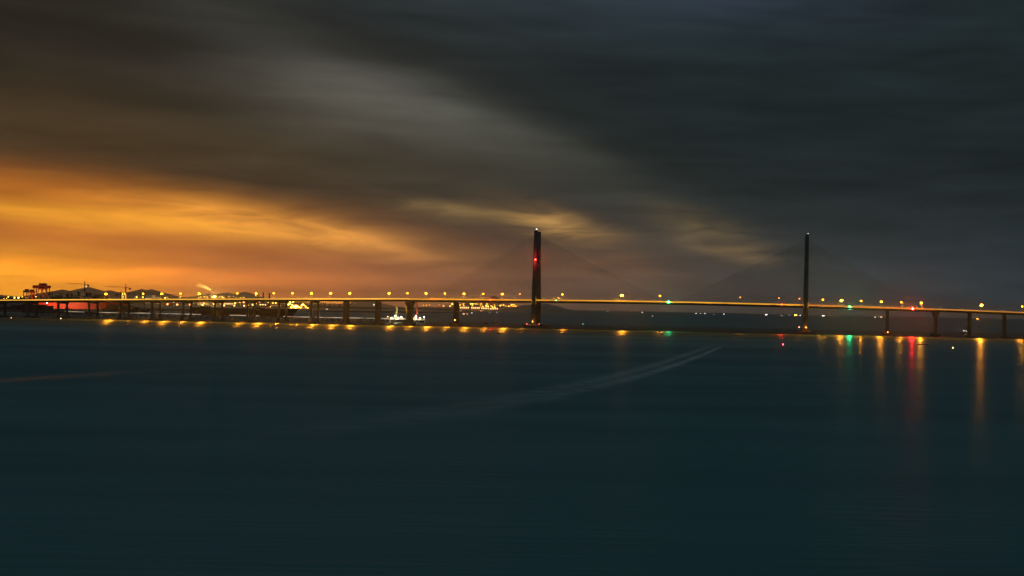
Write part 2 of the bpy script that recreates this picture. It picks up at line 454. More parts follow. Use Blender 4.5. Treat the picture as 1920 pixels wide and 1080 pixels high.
# ------------------------------------------------------------------ the bridge
YT = [(-400, 1790), (0, 1790), (1000, 1775), (1300, 1745), (1511, 1712), (1900, 1695), (2300, 1690)]
TOPT = [(-400, 563.5), (0, 561.9), (160, 560.9), (320, 560.4), (480, 559.9), (620, 559.6), (766, 559.5), (840, 560.3), (940, 561.1), (1060, 562.1), (1180, 563.6), (1320, 566.2), (1505, 570.8), (1620, 574.9), (1720, 577.8), (1800, 580.5), (1920, 585.2), (2300, 601)]
def smooth_interp(tab, x, w):
    return sum(interp(tab, x + d * w) for d in (-1, -.5, 0, .5, 1)) / 5
def Yb(px): return smooth_interp(YT, px, 60)
def deck(px):                          # near edge, top of parapet
    Y = Yb(px); x, z = XZ(px, smooth_interp(TOPT, px, 30), Y)
    return Vector((x, Y, z))
DW = 27.0
bridge = empty('cable_stayed_bridge', (deck(1000).x, deck(1000).y, 0))
tag(bridge, 'long cable-stayed bridge with two tall concrete towers and glowing deck crossing the water', 'bridge')
BL = Vector(bridge.location)
def bpart(mb, name, m, parent=None, **k):
    o = mb.build(name, m, **k); o.parent = parent or bridge
    # geometry is in world coordinates: bring it to the bridge's own
    if not parent: o.location = -BL
    return o
def section(px, pts):
    p = deck(px); return [(p.x, p.y + dy, p.z + dz) for dy, dz in pts]
def run(px0, px1, step, pts):
    n = max(2, int((px1 - px0) / step)); return [section(px0 + (px1 - px0) * i / n, pts) for i in range(n + 1)]
SPANS = [(-400, 766.0, 'approach'), (766.3, 1753.0, 'main'), (1753.3, 2300, 'approach')]
for a, b, kind in SPANS:
    g = MB()
    if kind == 'approach':
        g.sweep(run(a, b, 20, [(0, -1.15), (DW, -1.15), (DW, -1.7), (DW - 6, -4.6), (6, -4.6), (0, -1.7)]))
    else:
        g.sweep(run(a, b, 20, [(0, -1.15), (DW, -1.15), (DW + 1.5, -3.0), (DW - 5, -5.0), (5, -5.0), (-1.5, -3.0)]))
    bpart(g, 'deck_girder', M['girder'])
    r_ = MB(); r_.sweep(run(a, b, 20, [(1, -1.146), (DW - 1, -1.146)]), False); bpart(r_, 'road_surface', M['asphalt'])
    for off in (0.15, DW - .45):
        p_ = MB(); p_.sweep(run(a, b, 20, [(off, -1.14), (off + .3, -1.14), (off + .3, -.1), (off, -.1)])); bpart(p_, 'parapet', M['concrete'])
    s_ = MB()  # added glowing band: lamplight and traffic glow put on the deck edge
    if kind == 'main':
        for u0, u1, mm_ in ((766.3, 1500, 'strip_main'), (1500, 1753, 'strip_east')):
            s_ = MB(); s_.sweep(run(u0, u1, 20, [(-.9, -2.65), (-.05, -1.2), (-.05, .05), (-.16, .05), (-.16, -1.2), (-1.05, -2.65)])); bpart(s_, 'painted_glow', M[mm_])
        continue
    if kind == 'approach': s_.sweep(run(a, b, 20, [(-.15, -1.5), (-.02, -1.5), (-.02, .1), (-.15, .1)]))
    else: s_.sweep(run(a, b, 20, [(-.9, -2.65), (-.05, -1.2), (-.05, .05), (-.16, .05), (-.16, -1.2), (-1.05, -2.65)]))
    bpart(s_, 'painted_glow', M['strip'] if a < 700 else M['strip_far'])
for m_ in (0,):
    b_ = MB(); b_.sweep(run(-400, 2300, 20, [(DW / 2 - .3, -1.14), (DW / 2 + .3, -1.14), (DW / 2 + .15, -.3), (DW / 2 - .15, -.3)])); bpart(b_, 'median_barrier', M['concrete'])

# piers
def pier_root(px, name='pier'):
    Y = Yb(px) + DW / 2; x = XatZ(px, 0, Y)
    o = empty(name, (x - BL.x, Y - BL.y, 0)); o.parent = bridge; return o, x, Y
def soffit(px, depth): return deck(px).z - depth
PIERS = []
for px in (-59, 0.5, 60, 117, 174.5, 233, 292, 350.5, 409.5, 470, 529.5, 589.5):
    o, x, Y = pier_root(px); zt = soffit(px, 4.65)
    for s in (-1, 1):
        c = MB(); c.taper((0, s * 6.2), 1.35, 1.5, 2.6, 1.1, 1.3, zt - 2.2)
        c.build('column', M['concrete'], o, (2.9 * s, 0, 0))
    h = MB(); h.box(-4.4, 4.4, -8.5, 8.5, zt - 2.2, zt); h.build('crosshead', M['concrete'], o)
    k = MB(); k.taper((0, 0), 6.2, 10, -1.5, 6.2, 10, 2.6); k.build('pile_cap', M['cap'], o)
    PIERS.append(px)
for px, hw, capw, caph, flare in ((648.5, 2.7, 5.6, 3.2, 0), (708.5, 2.7, 5.2, 3.2, 0), (768, 3.0, 7.4, 4.2, 1), (855, 2.7, 7.8, 5.0, 0),
                                  (1663, 1.9, 6.4, 6.0, 0), (1753.5, 2.1, 5.6, 5.0, 1), (1817, 1.9, 4.4, 3.6, 0), (1882.5, 1.9, 4.6, 3.6, 0), (1948, 1.9, 4.6, 3.6, 0)):
    o, x, Y = pier_root(px); zt = soffit(px, 4.65 if px < 760 or px > 1760 else 5.05)
    c = MB()
    if flare:
        c.taper((0, 0), hw + .3, 6, caph, hw, 5.5, zt - 8); c.taper((0, 0), hw, 5.5, zt - 7.99, hw + 2.3, 8.5, zt - 2.5); c.box(-hw - 2.3, hw + 2.3, -8.5, 8.5, zt - 2.49, zt)
    else:
        c.taper((0, 0), hw + .2, 6, caph, hw, 5.5, zt)
    c.build('column', M['concrete'], o)
    k = MB(); k.taper((0, 0), capw, 9.5, -1.5, capw, 9.5, caph); k.build('pile_cap', M['cap'], o)
    PIERS.append(px)

# towers
def tower(px_base, px_top, py_top, base_half, first_left, first_right, side_l, side_r):
    Y0 = Yb(px_base); xb = XatZ(px_base, 0, Y0); xt, zt = XZ(px_top, py_top, Y0)
    o = empty('tower', (xb - BL.x, Y0 + DW / 2 - BL.y, 0)); o.parent = bridge
    W = 26.5
    zd = deck(px_base).z
    for s in (-1, 1):
        leg = MB()
        y = s * (W / 2 + 1.0)
        fr = []
        for z, hw, hd, yy in ((6.0, 3.9, 4.2, y), (zd - 6, 3.5, 3.2, s * (DW / 2 + 3.4)), (zd + 4, 3.3, 3.1, s * (DW / 2 + 3.4)), (zt * .62, 2.9, 2.8, s * 13.5), (zt - 1.5, 2.6, 2.5, s * 11.5)):
            ch = .9
            fr.append([(-hw, yy - hd + ch, z), (-hw + ch, yy - hd, z), (hw - ch, yy - hd, z), (hw, yy - hd + ch, z), (hw, yy + hd - ch, z), (hw - ch, yy + hd, z), (-hw + ch, yy + hd, z), (-hw, yy + hd - ch, z)])
        leg.sweep(fr); l = leg.build('leg', M['concrete'], o)
        c = MB(); c.taper((0, s * 11.5), 2.9, 2.8, zt - 1.49, 2.2, 2.2, zt); c.build('top_block', M['concrete'], l)
    cb = MB(); cb.box(-2.4, 2.4, -13.0, 13.0, zd - 9.5, zd - 5.4); cb.build('crossbeam', M['concrete'], o)
    cb = MB(); cb.box(-1.9, 1.9, -9.2, 9.2, zt * .64, zt * .64 + 4); cb.build('crossbeam', M['concrete'], o)
    k = MB(); k.taper((0, 0), base_half, 24, -1.5, base_half, 24, 3.6); k.taper((0, 0), base_half * .62, 20, 3.61, base_half * .5, 19, 6.0); k.build('pile_cap', M['cap'], o)
    for s in (-1, 1):
        for q in range(5):
            f = MB(); f.box(s * base_half - .8, s * base_half + .8, -20 + q * 9, -17 + q * 9, -1.4, 4.8); f.build('fender', M['dark'], o)
    # stay cables, two planes
    n = 24
    ztop = XZ(px_top, py_top + 9, Y0)[1]; zlow = XZ(px_top, py_top + 76, Y0)[1]
    for s in (-1, 1):
        for side in (-1, 1):
            for i in range(n):
                t = i / (n - 1)
                px = (px_base + side * (9 + (abs((side_l if side < 0 else side_r) - px_base) - 9) * t))
                d = deck(px)
                y_d = d.y + (.9 if s < 0 else DW - .9)
                z_a = zlow + (ztop - zlow) * t ** .85
                y_a = Y0 + DW / 2 + s * (13.3 - 1.9 * (z_a / zt))
                c = MB(); c.tube((d.x, y_d, d.z - 1.0), (xb + side * 2.2, y_a, z_a), .14, n=4, cap=False)
                bpart(c, 'stay_cable', M['cable'])
    m_ = MB(); m_.tube((0, -11.5, zt), (0, -11.5, zt + 3.5), .15, n=5); m_.build('lightning_rod', M['steel'], o)
    return o, xb, Y0, zt
T1 = tower(1001, 1006.3, 432.5, 15.5, 0, 0, 796, 1242)
T2 = tower(1510, 1513.2, 440.5, 14.5, 0, 0, 1270, 1738)

# ------------------------------------------------------------------ street lamps on the bridge
order = sorted(PIERS + [1001, 1510])
def place_words(px, used):
    """words that find a spot on the bridge by its piers and towers"""
    towers = {1001: 'the left tower', 1510: 'the right tower'}
    near = min(order, key=lambda q: abs(q - px)); d = px - near
    if near in towers: nm = towers[near]
    else:
        if near < 1001:
            k = [q for q in order if q < 1001][::-1].index(near)
            nm = 'the %s pier left of the left tower' % ORD[k]
        else:
            k = [q for q in order if q > 1510].index(near)
            nm = 'the %s pier right of the right tower' % ORD[k]
    if abs(d) < 5: w = 'directly above ' + nm
    elif near in towers and abs(d) > 60 or abs(d) > 100:
        k = 0
        cand = [q for q in LAMP_PX if (q - near) * d > 0 and abs(q - near) <= abs(d)]
        w = '%s lamp %s of %s along the deck' % (ORD[len(cand) - 1] if cand else 'first', 'left' if d < 0 else 'right', nm)
    else: w = ('just left of ' if d < 0 else 'just right of ') + nm
    if w in used:
        w = ('further left of ' if d < 0 else 'further right of ') + nm
        if w in used:
            cand = [q for q in LAMP_PX if (q - near) * d > 0 and abs(q - near) <= abs(d)]
            w = '%s lamp %s of %s along the deck' % (ORD[max(0, len(cand) - 1)], 'left' if d < 0 else 'right', nm)
    used.add(w); return w
ORD = ['first', 'second', 'third', 'fourth', 'fifth', 'sixth', 'seventh', 'eighth', 'ninth', 'tenth', 'eleventh', 'twelfth', 'thirteenth', 'fourteenth', 'fifteenth', 'sixteenth', 'seventeenth', 'eighteenth']
# (photo x, kind): a bright, b medium, c weak, o unlit
LAMPS = [(194.5, 'a'), (230, 'c'), (264.5, 'b'), (299.5, 'a'), (335, 'b'), (370, 'a'), (441.5, 'b'), (477, 'a'), (510, 'b'), (545.5, 'b'), (581, 'a'), (617, 'a'), (653, 'a'),
         (689, 'o'), (727, 'a'), (761.5, 'b'), (796.5, 'a'), (832, 'b'), (868, 'a'), (904, 'b'), (940, 'a'), (973, 'c'), (1017, 'o'), (1053, 'b'), (1089, 'o'), (1124, 'o'), (1165, 'A'), (1200, 'o'),
         (1236.5, 'b'), (1275, 'o'), (1311, 'o'), (1347, 'd'), (1387.5, 'c'), (1423, 'o'), (1460.5, 'c'), (1499, 'c'), (1543, 'b'), (1578, 'A'), (1615, 'b'), (1653, 'a'), (1690.5, 'b'), (1728, 'a'),
         (1765, 'o'), (1804, 'o'), (1841.5, 'A'), (1881, 'o'), (1918, 'b')]
LAMP_PX = [l[0] for l in LAMPS]
post = MB(); post.taper((0, 0), .28, .28, 0, .28, .28, .8); post.tube((0, 0, .8), (0, 0, 9.6), .19, .12, 8)
post_me = post.mesh('post', M['steel'])
arm = MB(); arm.tube((0, 0, 9.4), (0, 1.2, 10.1), .09, n=6); arm.tube((0, 1.2, 10.1), (0, 3.0, 10.3), .08, n=6)
arm_me = arm.mesh('arm', M['steel'])
head = MB(); head.taper((0, 3.4), .32, .75, 10.22, .2, .55, 10.5); head_me = head.mesh('lamp_head', M['dark'])
SPOTS = {}
AMB_L = (1.0, .37, .02)
POWER = {'A': 460000, 'a': 360000, 'b': 140000, 'c': 26000}
def bulb(m, rr_=.4):
    b = MB(); b.ball((0, 3.4, 10.2 - rr_ * .7), rr_, rr_ * .7); return b.mesh('bulb', m)
bulbs = {'A': bulb(emat('sodium_lamp_glaring', AMB, 90), 2.0), 'a': bulb(M['bulb_a'], 1.7), 'b': bulb(M['bulb_b'], 1.35), 'c': bulb(M['bulb_c'], .95), 'd': bulb(emat('sodium_lamp_dying', ORG, 2.5)), 'o': bulb(M['bulb_off'])}
WORD = {'A': 'glaring amber street lamp', 'a': 'bright amber street lamp', 'b': 'dimmer amber street lamp', 'c': 'small weak orange street lamp', 'd': 'barely glowing street lamp', 'o': 'unlit grey street lamp'}
used = set()
for px, k in LAMPS:
    d = deck(px)
    o = empty('street_lamp', (d.x, d.y + 2.2, d.z - 1.14))
    tag(o, '%s %s' % (WORD[k], place_words(px, used)), 'street lamp', 'street lamps along the bridge')
    for nm, me in (('post', post_me), ('arm', arm_me), ('lamp_head', head_me)): inst(nm, me, o)
    inst('bulb', bulbs[k], o)
    if k in POWER:
        if k not in SPOTS:
            dl = bpy.data.lights.new('cut_off_light', 'SPOT'); dl.color = AMB_L; dl.energy = POWER[k]; dl.spot_size = R(172); dl.spot_blend = .12; dl.shadow_soft_size = .35; SPOTS[k] = dl
        lo = bpy.data.objects.new('lamp_light', SPOTS[k]); C.objects.link(lo); lo.parent = o; lo.location = (0, 3.4, {'A': 6.9, 'a': 7.3, 'b': 7.8, 'c': 8.4}[k]); lo.rotation_euler = (R(-6), 0, 0)
    if px > 1741 or px < 780 and k == 'o':   # a second unlit post behind on the approach
        pass

# beacons on the parapet
def beacon(px, m, label, r=.45, dz=-.9, dy=-1.3, up=0, light=None):
    d = deck(px)
    o = empty('navigation_light', (d.x, d.y + dy, d.z + dz + up))
    tag(o, label, 'beacon', 'navigation lights on the bridge')
    b = MB(); b.box(-.35, .35, .3, 1.15, -.7, -.35); b.tube((0, .1, -.7), (0, .1, -.32), .3, n=8); b.build('bracket', M['dark'], o)
    l = MB(); l.ball((0, 0, 0), r); l.build('lens', m, o)
    if light:
        dl = bpy.data.lights.new('beacon_light', 'SPOT'); dl.color = light[0]; dl.energy = light[1]; dl.spot_size = R(165); dl.spot_blend = .5; dl.shadow_soft_size = .3
        lo = bpy.data.objects.new('beacon_light', dl); C.objects.link(lo); lo.parent = o; lo.location = (0, -r - .35, 0); lo.rotation_euler = (R(-70), 0, 0)
RED_L = (1.0, .015, .012); GRN_L = (.02, 1.0, .32)
beacon(811, M['nav_red'], 'red beacon on the deck edge near the left end of the left tower cables', light=(RED_L, 12000))
beacon(920, emat('red_beacon_mid', (1, .02, .01), 110), 'red beacon on the deck edge between the nearest pier and the left tower', light=(RED_L, 60000))
beacon(1043, emat('green_beacon_faint', (.1, 1.0, .5), 20), 'faint green beacon on the deck edge just right of the left tower')
beacon(1253.5, M['nav_green'], 'brilliant green beacon at the middle of the main span', .8, light=(GRN_L, 80000))
beacon(1466, emat('red_beacon_dim', (1, .02, .01), 110), 'red beacon on the deck edge just left of the right tower', light=(RED_L, 60000))
beacon(1593.5, M['nav_green'], 'green beacon on the deck edge between the right tower and the next pier', .6, light=(GRN_L, 150000))
beacon(1711, M['nav_redx'], 'glaring red beacon on the deck edge right of the right tower', 1.0, light=(RED_L, 380000))
def small_lamp(name, p, m, label, group=None, r=.4, cat='lamp', post_h=2.0, pm='dark', light=None):
    o = empty(name, (p[0], p[1], p[2] - post_h)); tag(o, label, cat, group)
    b = MB(); b.tube((0, 0, 0), (0, 0, post_h - r * .6), .14, n=5); b.build('post', M[pm], o)
    l = MB(); l.ball((0, 0, post_h), r); l.build('lens', m, o)
    if light: glow_light(o, (0, -r - .15, post_h), *light)
    return o
small_lamp('obstruction_light', (T1[1] + 1.4, T1[2] - 6.5 + .9, XZ(1008.5, 487, T1[2])[1]), emat('tower_red_lamp', (1, .03, .02), 60), 'red obstruction light halfway up the left tower', r=.85, light=(RED_L, 16000), cat='beacon', post_h=1.2)
small_lamp('obstruction_light', (T1[1] + 1, T1[2] + 1.5, T1[3] + 2.2), emat('tower_top_lamp', (1, .9, .8), 14), 'small white light on top of the left tower', r=.5, cat='beacon', post_h=2)
small_lamp('obstruction_light', (T2[1] + 1, T2[2] + 1.5, T2[3] + 2.2), emat('tower_top_lamp_dim', (1, .9, .8), 5), 'tiny white light on top of the right tower', r=.4, cat='beacon', post_h=2)
for px, py, m, lab in ((853, 600, M['nav_orange'], 'orange warning lamp on the pile cap of the pier left of the left tower'),
                       (998.5, 603, M['nav_orange'], 'orange warning lamp at the foot of the left tower, centre'),
                       (988, 607.5, emat('dull_red_lamp', (1, .2, .12), 12), 'dull red lamp on the left corner of the left tower base'),
                       (1011, 607.5, emat('dull_red_lamp', (1, .15, .1), 10), 'dull red lamp on the right corner of the left tower base'),
                       (1511, 614, M['nav_orange'], 'orange warning lamp at the foot of the right tower'),
                       (1498.5, 613.5, emat('pink_lamp', (1, .25, .2), 30), 'pinkish red lamp on the left corner of the right tower base'),
                       (1664.5, 623, M['nav_orange'], 'orange warning lamp on the pier right of the right tower')):
    Y = Yb(px) - 7
    x, z = XZ(px, py, Y)
    small_lamp('warning_lamp', (x, Y, z), m, lab, 'warning lamps on the bridge piers', .42, 'lamp', z - (3.6 if px > 900 and px < 1600 else 4.8), light=((1, .25, .04), 900) if m is M['nav_orange'] else None)

# ------------------------------------------------------------------ the jetty and its work platform
def jy(px): return interp([(100, 2170), (700, 2080), (800, 2060)], px)
JT = [(60, 581.5), (115, 583.2), (180, 585.0), (300, 587.3), (400, 589.6), (480, 591.6), (600, 594.6), (700, 596.2), (735, 597)]
def jpt(px):
    Y = jy(px); x, z = XZ(px, interp(JT, px), Y); return x, Y, z
jx0 = jpt(400)
jetty = empty('jetty', (jx0[0], jx0[1], 0)); tag(jetty, 'long low piled jetty with a pale lit rail running behind the bridge piers', 'jetty')
JL = Vector(jetty.location)
def jrun(a, b, n, pts):
    out = []
    for i in range(n + 1):
        x, Y, z = jpt(a + (b - a) * i / n); out.append([(x - JL.x, Y + dy - JL.y, z + dz) for dy, dz in pts])
    return out
g = MB(); g.sweep(jrun(60, 735, 60, [(0, -1.2), (9, -1.2), (9, -2.6), (0, -2.6)])); g.build('jetty_deck', M['cap'], jetty)
for a, b in ((122, 158), (180, 228), (236, 285), (292, 318), (320, 377), (431, 466), (474, 486), (531, 583), (592, 645), (655, 682), (686, 706), (714, 727)):
    s_ = MB(); s_.sweep(jrun(a, b, 6, [(-.1, -1.0), (-.02, -1.0), (-.02, 0), (-.1, 0)])); s_.build('lit_railing', M['jetty_l'], jetty)
pile = MB(); pile.tube((0, 0, -1.5), (0, 0, 1), .75, n=6)
pile_me = pile.mesh('pile', M['cap'])
px = 66
while px < 735:
    x, Y, z = jpt(px)
    for dy in (1.2, 7.8):
        o = inst('pile', pile_me, jetty, (x - JL.x, Y + dy - JL.y, 0)); o.scale = (1, 1, z - 2.6)
    px += 10.3
# platform with three booms
PY = 2050
def pl(px, py, Y=PY): return XZ(px, py, Y)
pc = XatZ(760, 0, PY)
plat = empty('work_platform', (pc, PY, 0)); tag(plat, 'floodlit work platform on piles behind the flared transition pier', 'platform')
x0, x1 = XatZ(731, 5, PY) - pc, XatZ(797, 5, PY) - pc
zt_ = pl(760, 598.5)[1]
g = MB(); g.box(x0 + 2, x1 - 8, 0, 22, zt_ - 6, zt_ - 1); g.build('hull', M['hulldark'], plat)
g = MB(); g.box(x0 - 10, x1, -.5, 23, zt_ - 1, zt_); g.build('platform_deck', M['white'], plat)
for i in range(9):
    g = MB(); xx = x0 - 8 + i * (x1 - x0 + 7) / 8; g.tube((xx, 1, -1.5), (xx, 1, zt_ - 1), .45, n=6); g.build('pile', M['white'] if i in (0, 1, 7, 8) else M['cap'], plat)
for i in range(9):
    g = MB(); xx = x0 + (i + .5) * (x1 - x0) / 9; g.box(xx - rnd.uniform(1, 2.4), xx + rnd.uniform(1, 2.4), 3, 7, zt_ + .003, zt_ + rnd.uniform(1.2, 3.4)); g.build('deck_house', M['white'], plat)
g = MB()
for i in range(30): xx = x0 - 9 + i * (x1 - x0 + 8) / 29; g.box(xx - .06, xx + .06, -.45, -.35, zt_ + .002, zt_ + 1.1)
g.box(x0 - 9, x1 - .5, -.46, -.34, zt_ + 1.1, zt_ + 1.2); g.build('railing', M['white'], plat)
def crawler(px, px_tip, py_tip, m, label, w=1.5):
    xb = XatZ(px, zt_, PY)
    xt, zt2 = pl(px_tip, py_tip)
    o = empty('crawler_crane', (xb, PY + 9, zt_)); tag(o, label, 'crane', 'cranes on the work platform')
    b = MB(); b.box(-2.6, -1.6, -3, 3, 0.01, 1.0); b.build('track', M['dark'], o)
    b = MB(); b.box(1.6, 2.6, -3, 3, 0.01, 1.0); b.build('track', M['dark'], o)
    b = MB(); b.box(-2.2, 2.2, -3, 3.5, 1.0, 3.3); b.build('cab', m, o)
    b = MB(); b.truss((0, -1, 2.5), (xt - xb, -1, zt2 - zt_), w, 9, .3); b.build('boom', m, o)
    b = MB(); b.tube((0, 3, 3.2), (xt - xb, -1, zt2 - zt_), .08, n=3); b.build('stay_rope', M['dark'], o)
crawler(741, 741.5, 574, mat('pale_yellow_boom', (.8, .75, .35), .5), 'pale upright crane on the left of the floodlit platform', 1.4)
crawler(762.5, 758.3, 569.5, M['yellow'], 'yellow leaning crane boom just left of the flared pier', 1.7)
crawler(779.5, 778, 564.5, M['redboom'], 'red upright crane boom just right of the flared pier', 1.9)
for px, py, dy, lab, mm in ((741.5, 592.5, -.6, 'white floodlight at the foot of the pale crane', M['white_l']), (780, 593.5, -.6, 'white floodlight at the foot of the red crane', M['white_l']),
                        (753, 594, -.6, 'white floodlight between the pale and yellow cranes', emat('white_floodlight_soft', (1, .88, .6), 120)),
                        (727.5, 593.5, -.6, 'orange lamp at the left end of the work platform', M['quay']), (795.5, 594.5, -.6, 'white lamp at the right end of the work platform', emat('white_end_lamp', (1, .95, .85), 40)),
                        (788, 596.5, -.6, 'pale lamp on the right part of the work platform', emat('pale_lamp', (1, .85, .55), 60)),
                        (770.5, 596, -.6, 'pale lamp half hidden behind the flared pier', emat('pale_lamp', (1, .85, .55), 60)),
                        (747, 596, -.6, 'pale lamp right of the pale crane cab', emat('pale_lamp', (1, .85, .55), 60)),
                        (734, 596, -.6, 'pale lamp left of the pale crane cab', emat('pale_lamp', (1, .8, .45), 60))):
    x, z = pl(px, py); small_lamp('floodlight', (x, PY + dy - .3, z), mm, lab, 'floodlights on the work platform', .5, 'floodlight', z - zt_, 'white', light=((1, .82, .5), 15000) if mm is M['white_l'] else ((1, .72, .38), 2000))

# ------------------------------------------------------------------ boats
def hull_mesh(L, B, H, draft=1.0, bow=.22, stern=.9, sheer=.12):
    mb = MB(); fr = []
    n = 12
    for i in range(n + 1):
        t = i / n; x = -L / 2 + L * t
        w = B / 2 * (min(1, stern + (1 - stern) * t * 4) if t < .25 else (1 if t < 1 - bow else max(.04, 1 - ((t - 1 + bow) / bow) ** 1.8)))
        z = H * (1 + sheer * (abs(2 * t - 1) ** 2.2) * (1.0 if t > .5 else .4))
        ov = .07 * L * max(0, (t - .85) / .15)
        fr.append([(x + ov, -w, z), (x, -w * .82, -draft), (x, w * .82, -draft), (x + ov, w, z)])
    mb.sweep(fr); return mb
def ship(name, px, Y, Lpx, H, B, label, cat, hullm='hulldark', flip=False, houses=(), masts=(), cranes=0, group=None, lights=()):
    x = XatZ(px, 0, Y); L = Lpx * Y / F
    o = empty(name, (x, Y, 0), math.pi if flip else 0); tag(o, label, cat, group)
    hull_mesh(L, B, H).build('hull', M[hullm], o)
    for (t, w, z0, z1, mm) in houses:
        b = MB(); xx = (t - .5) * L; b.taper((xx, 0), w / 2, B * .38, z0 + .02, w / 2 * .92, B * .34, z1); b.build('superstructure', M[mm] if isinstance(mm, str) else mm, o)
    for (t, z0, z1) in masts:
        b = MB(); xx = (t - .5) * L; b.tube((xx, 0, z0), (xx, 0, z1), .25, .12, 5); b.tube((xx - 1.5, 0, z0 + (z1 - z0) * .7), (xx + 1.5, 0, z0 + (z1 - z0) * .7), .1, n=4); b.build('mast', M['dark'], o)
    for k in range(cranes):
        xx = (-.33 + .62 * k / max(1, cranes - 1)) * L
        b = MB(); b.tube((xx, 0, H), (xx, 0, H + 9), 1.0, .8, 8); b.tube((xx, 0, H + 7.5), (xx + L * .09, 0, H + 12), .5, .3, 5); b.build('deck_crane', M['dark'], o)
    for (t, z, mm, r) in lights:
        b = MB(); b.ball(((t - .5) * L, -B * .42, z), r); b.build('deck_light', M[mm] if isinstance(mm, str) else mm, o)
    return o
# yard vessels behind the bridge on the left
ship('tanker', 146, 3260, 172, 21.3, 34, 'huge red-hulled ship moored at the shipyard behind the left piers', 'ship', 'hullred', False, houses=((.10, 20, 21, 27, 'hulldark'),), masts=((.5, 21, 27),))
ship('cargo_ship', 236, 2950, 82, 8.5, 22, 'dark cargo ship with stepped deck load and raised bow pointing right', 'ship', 'hulldark', False,
     houses=((.24, 30, 8, 19, 'dark'), (.46, 30, 8, 18, 'dark'), (.62, 16, 8, 15, 'dark'), (.72, 12, 8, 12.5, 'dark')), masts=((.79, 9, 16),), cranes=0)
ship('barge', 24, 2820, 42, 6.5, 20, 'dark barge with rising stern at the far left behind the bridge', 'barge', 'hulldark', False, houses=((.25, 18, 6, 9, 'dark'),))
ship('cargo_ship', 456, 2560, 182, 17.0, 26, 'long black ship lying behind the jetty under the lit quay lamps', 'ship', 'hulldark', False,
     houses=((.1, 16, 16, 20, 'dark'), (.66, 20, 16, 20.5, 'dark'), (.86, 14, 16, 19, 'dark')), cranes=0, lights=((.53, 10, 'white_s', .7), (.55, 10, 'white_s', .7), (.545, 7, 'white_s', .5), (.68, 10, 'white_s', .7)))
ship('barge', 60, 2740, 70, 13, 24, 'tall dark workboat with stacked cabins left of the red ship', 'barge', 'hulldark', True, houses=((.3, 26, 12, 16, 'dark'), (.6, 20, 12, 18.5, 'dark')), masts=((.5, 13, 21),), lights=((.35, 11, 'white_s', .5), (.42, 9.5, 'white_s', .5)))
ship('barge', 130, 2420, 170, 5.0, 16, 'long low dark pontoon moored along the jetty behind the left piers', 'barge', 'hulldark', False, houses=((.3, 18, 5, 8, 'dark'), (.62, 14, 5, 7.5, 'shed')))
# small craft
def boat(px, py, Y=None, Lpx=9, H=1.4, label='', name='fishing_boat', cat='boat', lights=(), cabin=True, flip=False, group=None):
    v = (-(px - CX) * sn + (py - CY) * cs)
    Y = CAM_H * F / v if Y is None else Y
    L = Lpx * Y / F
    return ship(name, px, Y, Lpx, H, L * .28, label, cat, 'hulldark', flip, houses=(((.4, L * .25, H, H + L * .16, 'white' if cabin == 'white' else 'dark'),) if cabin else ()),
                masts=((.45, H + L * .15, H + L * .38),), lights=[((t), z, mm, r) for (t, z, mm, r) in lights], group=group)
boat(911, 608, None, 10, 2.0, 'dark low boat under way left of the left tower, the nearer of two')
boat(928.5, 605.5, None, 9, 2.2, 'small boat with pale cabin beside the dark boat left of the left tower', cabin='white')
boat(935, 626, None, 6, 1.0, 'tiny dark boat in the amber reflection in front of the left tower', lights=((.7, 2.0, 'port', .18),))
boat(1730, 646.5, None, 20, .7, 'long low dark barge crossing the red and amber reflections', 'barge', 'boat', cabin=False)
boat(1809, 626, None, 9, 1.6, 'small white-lit boat between the right-hand piers', lights=((.2, 5.5, 'white_s', .5), (.5, 5.5, 'white_s', .5), (.8, 5.0, 'white_s', .4)), cabin='white')
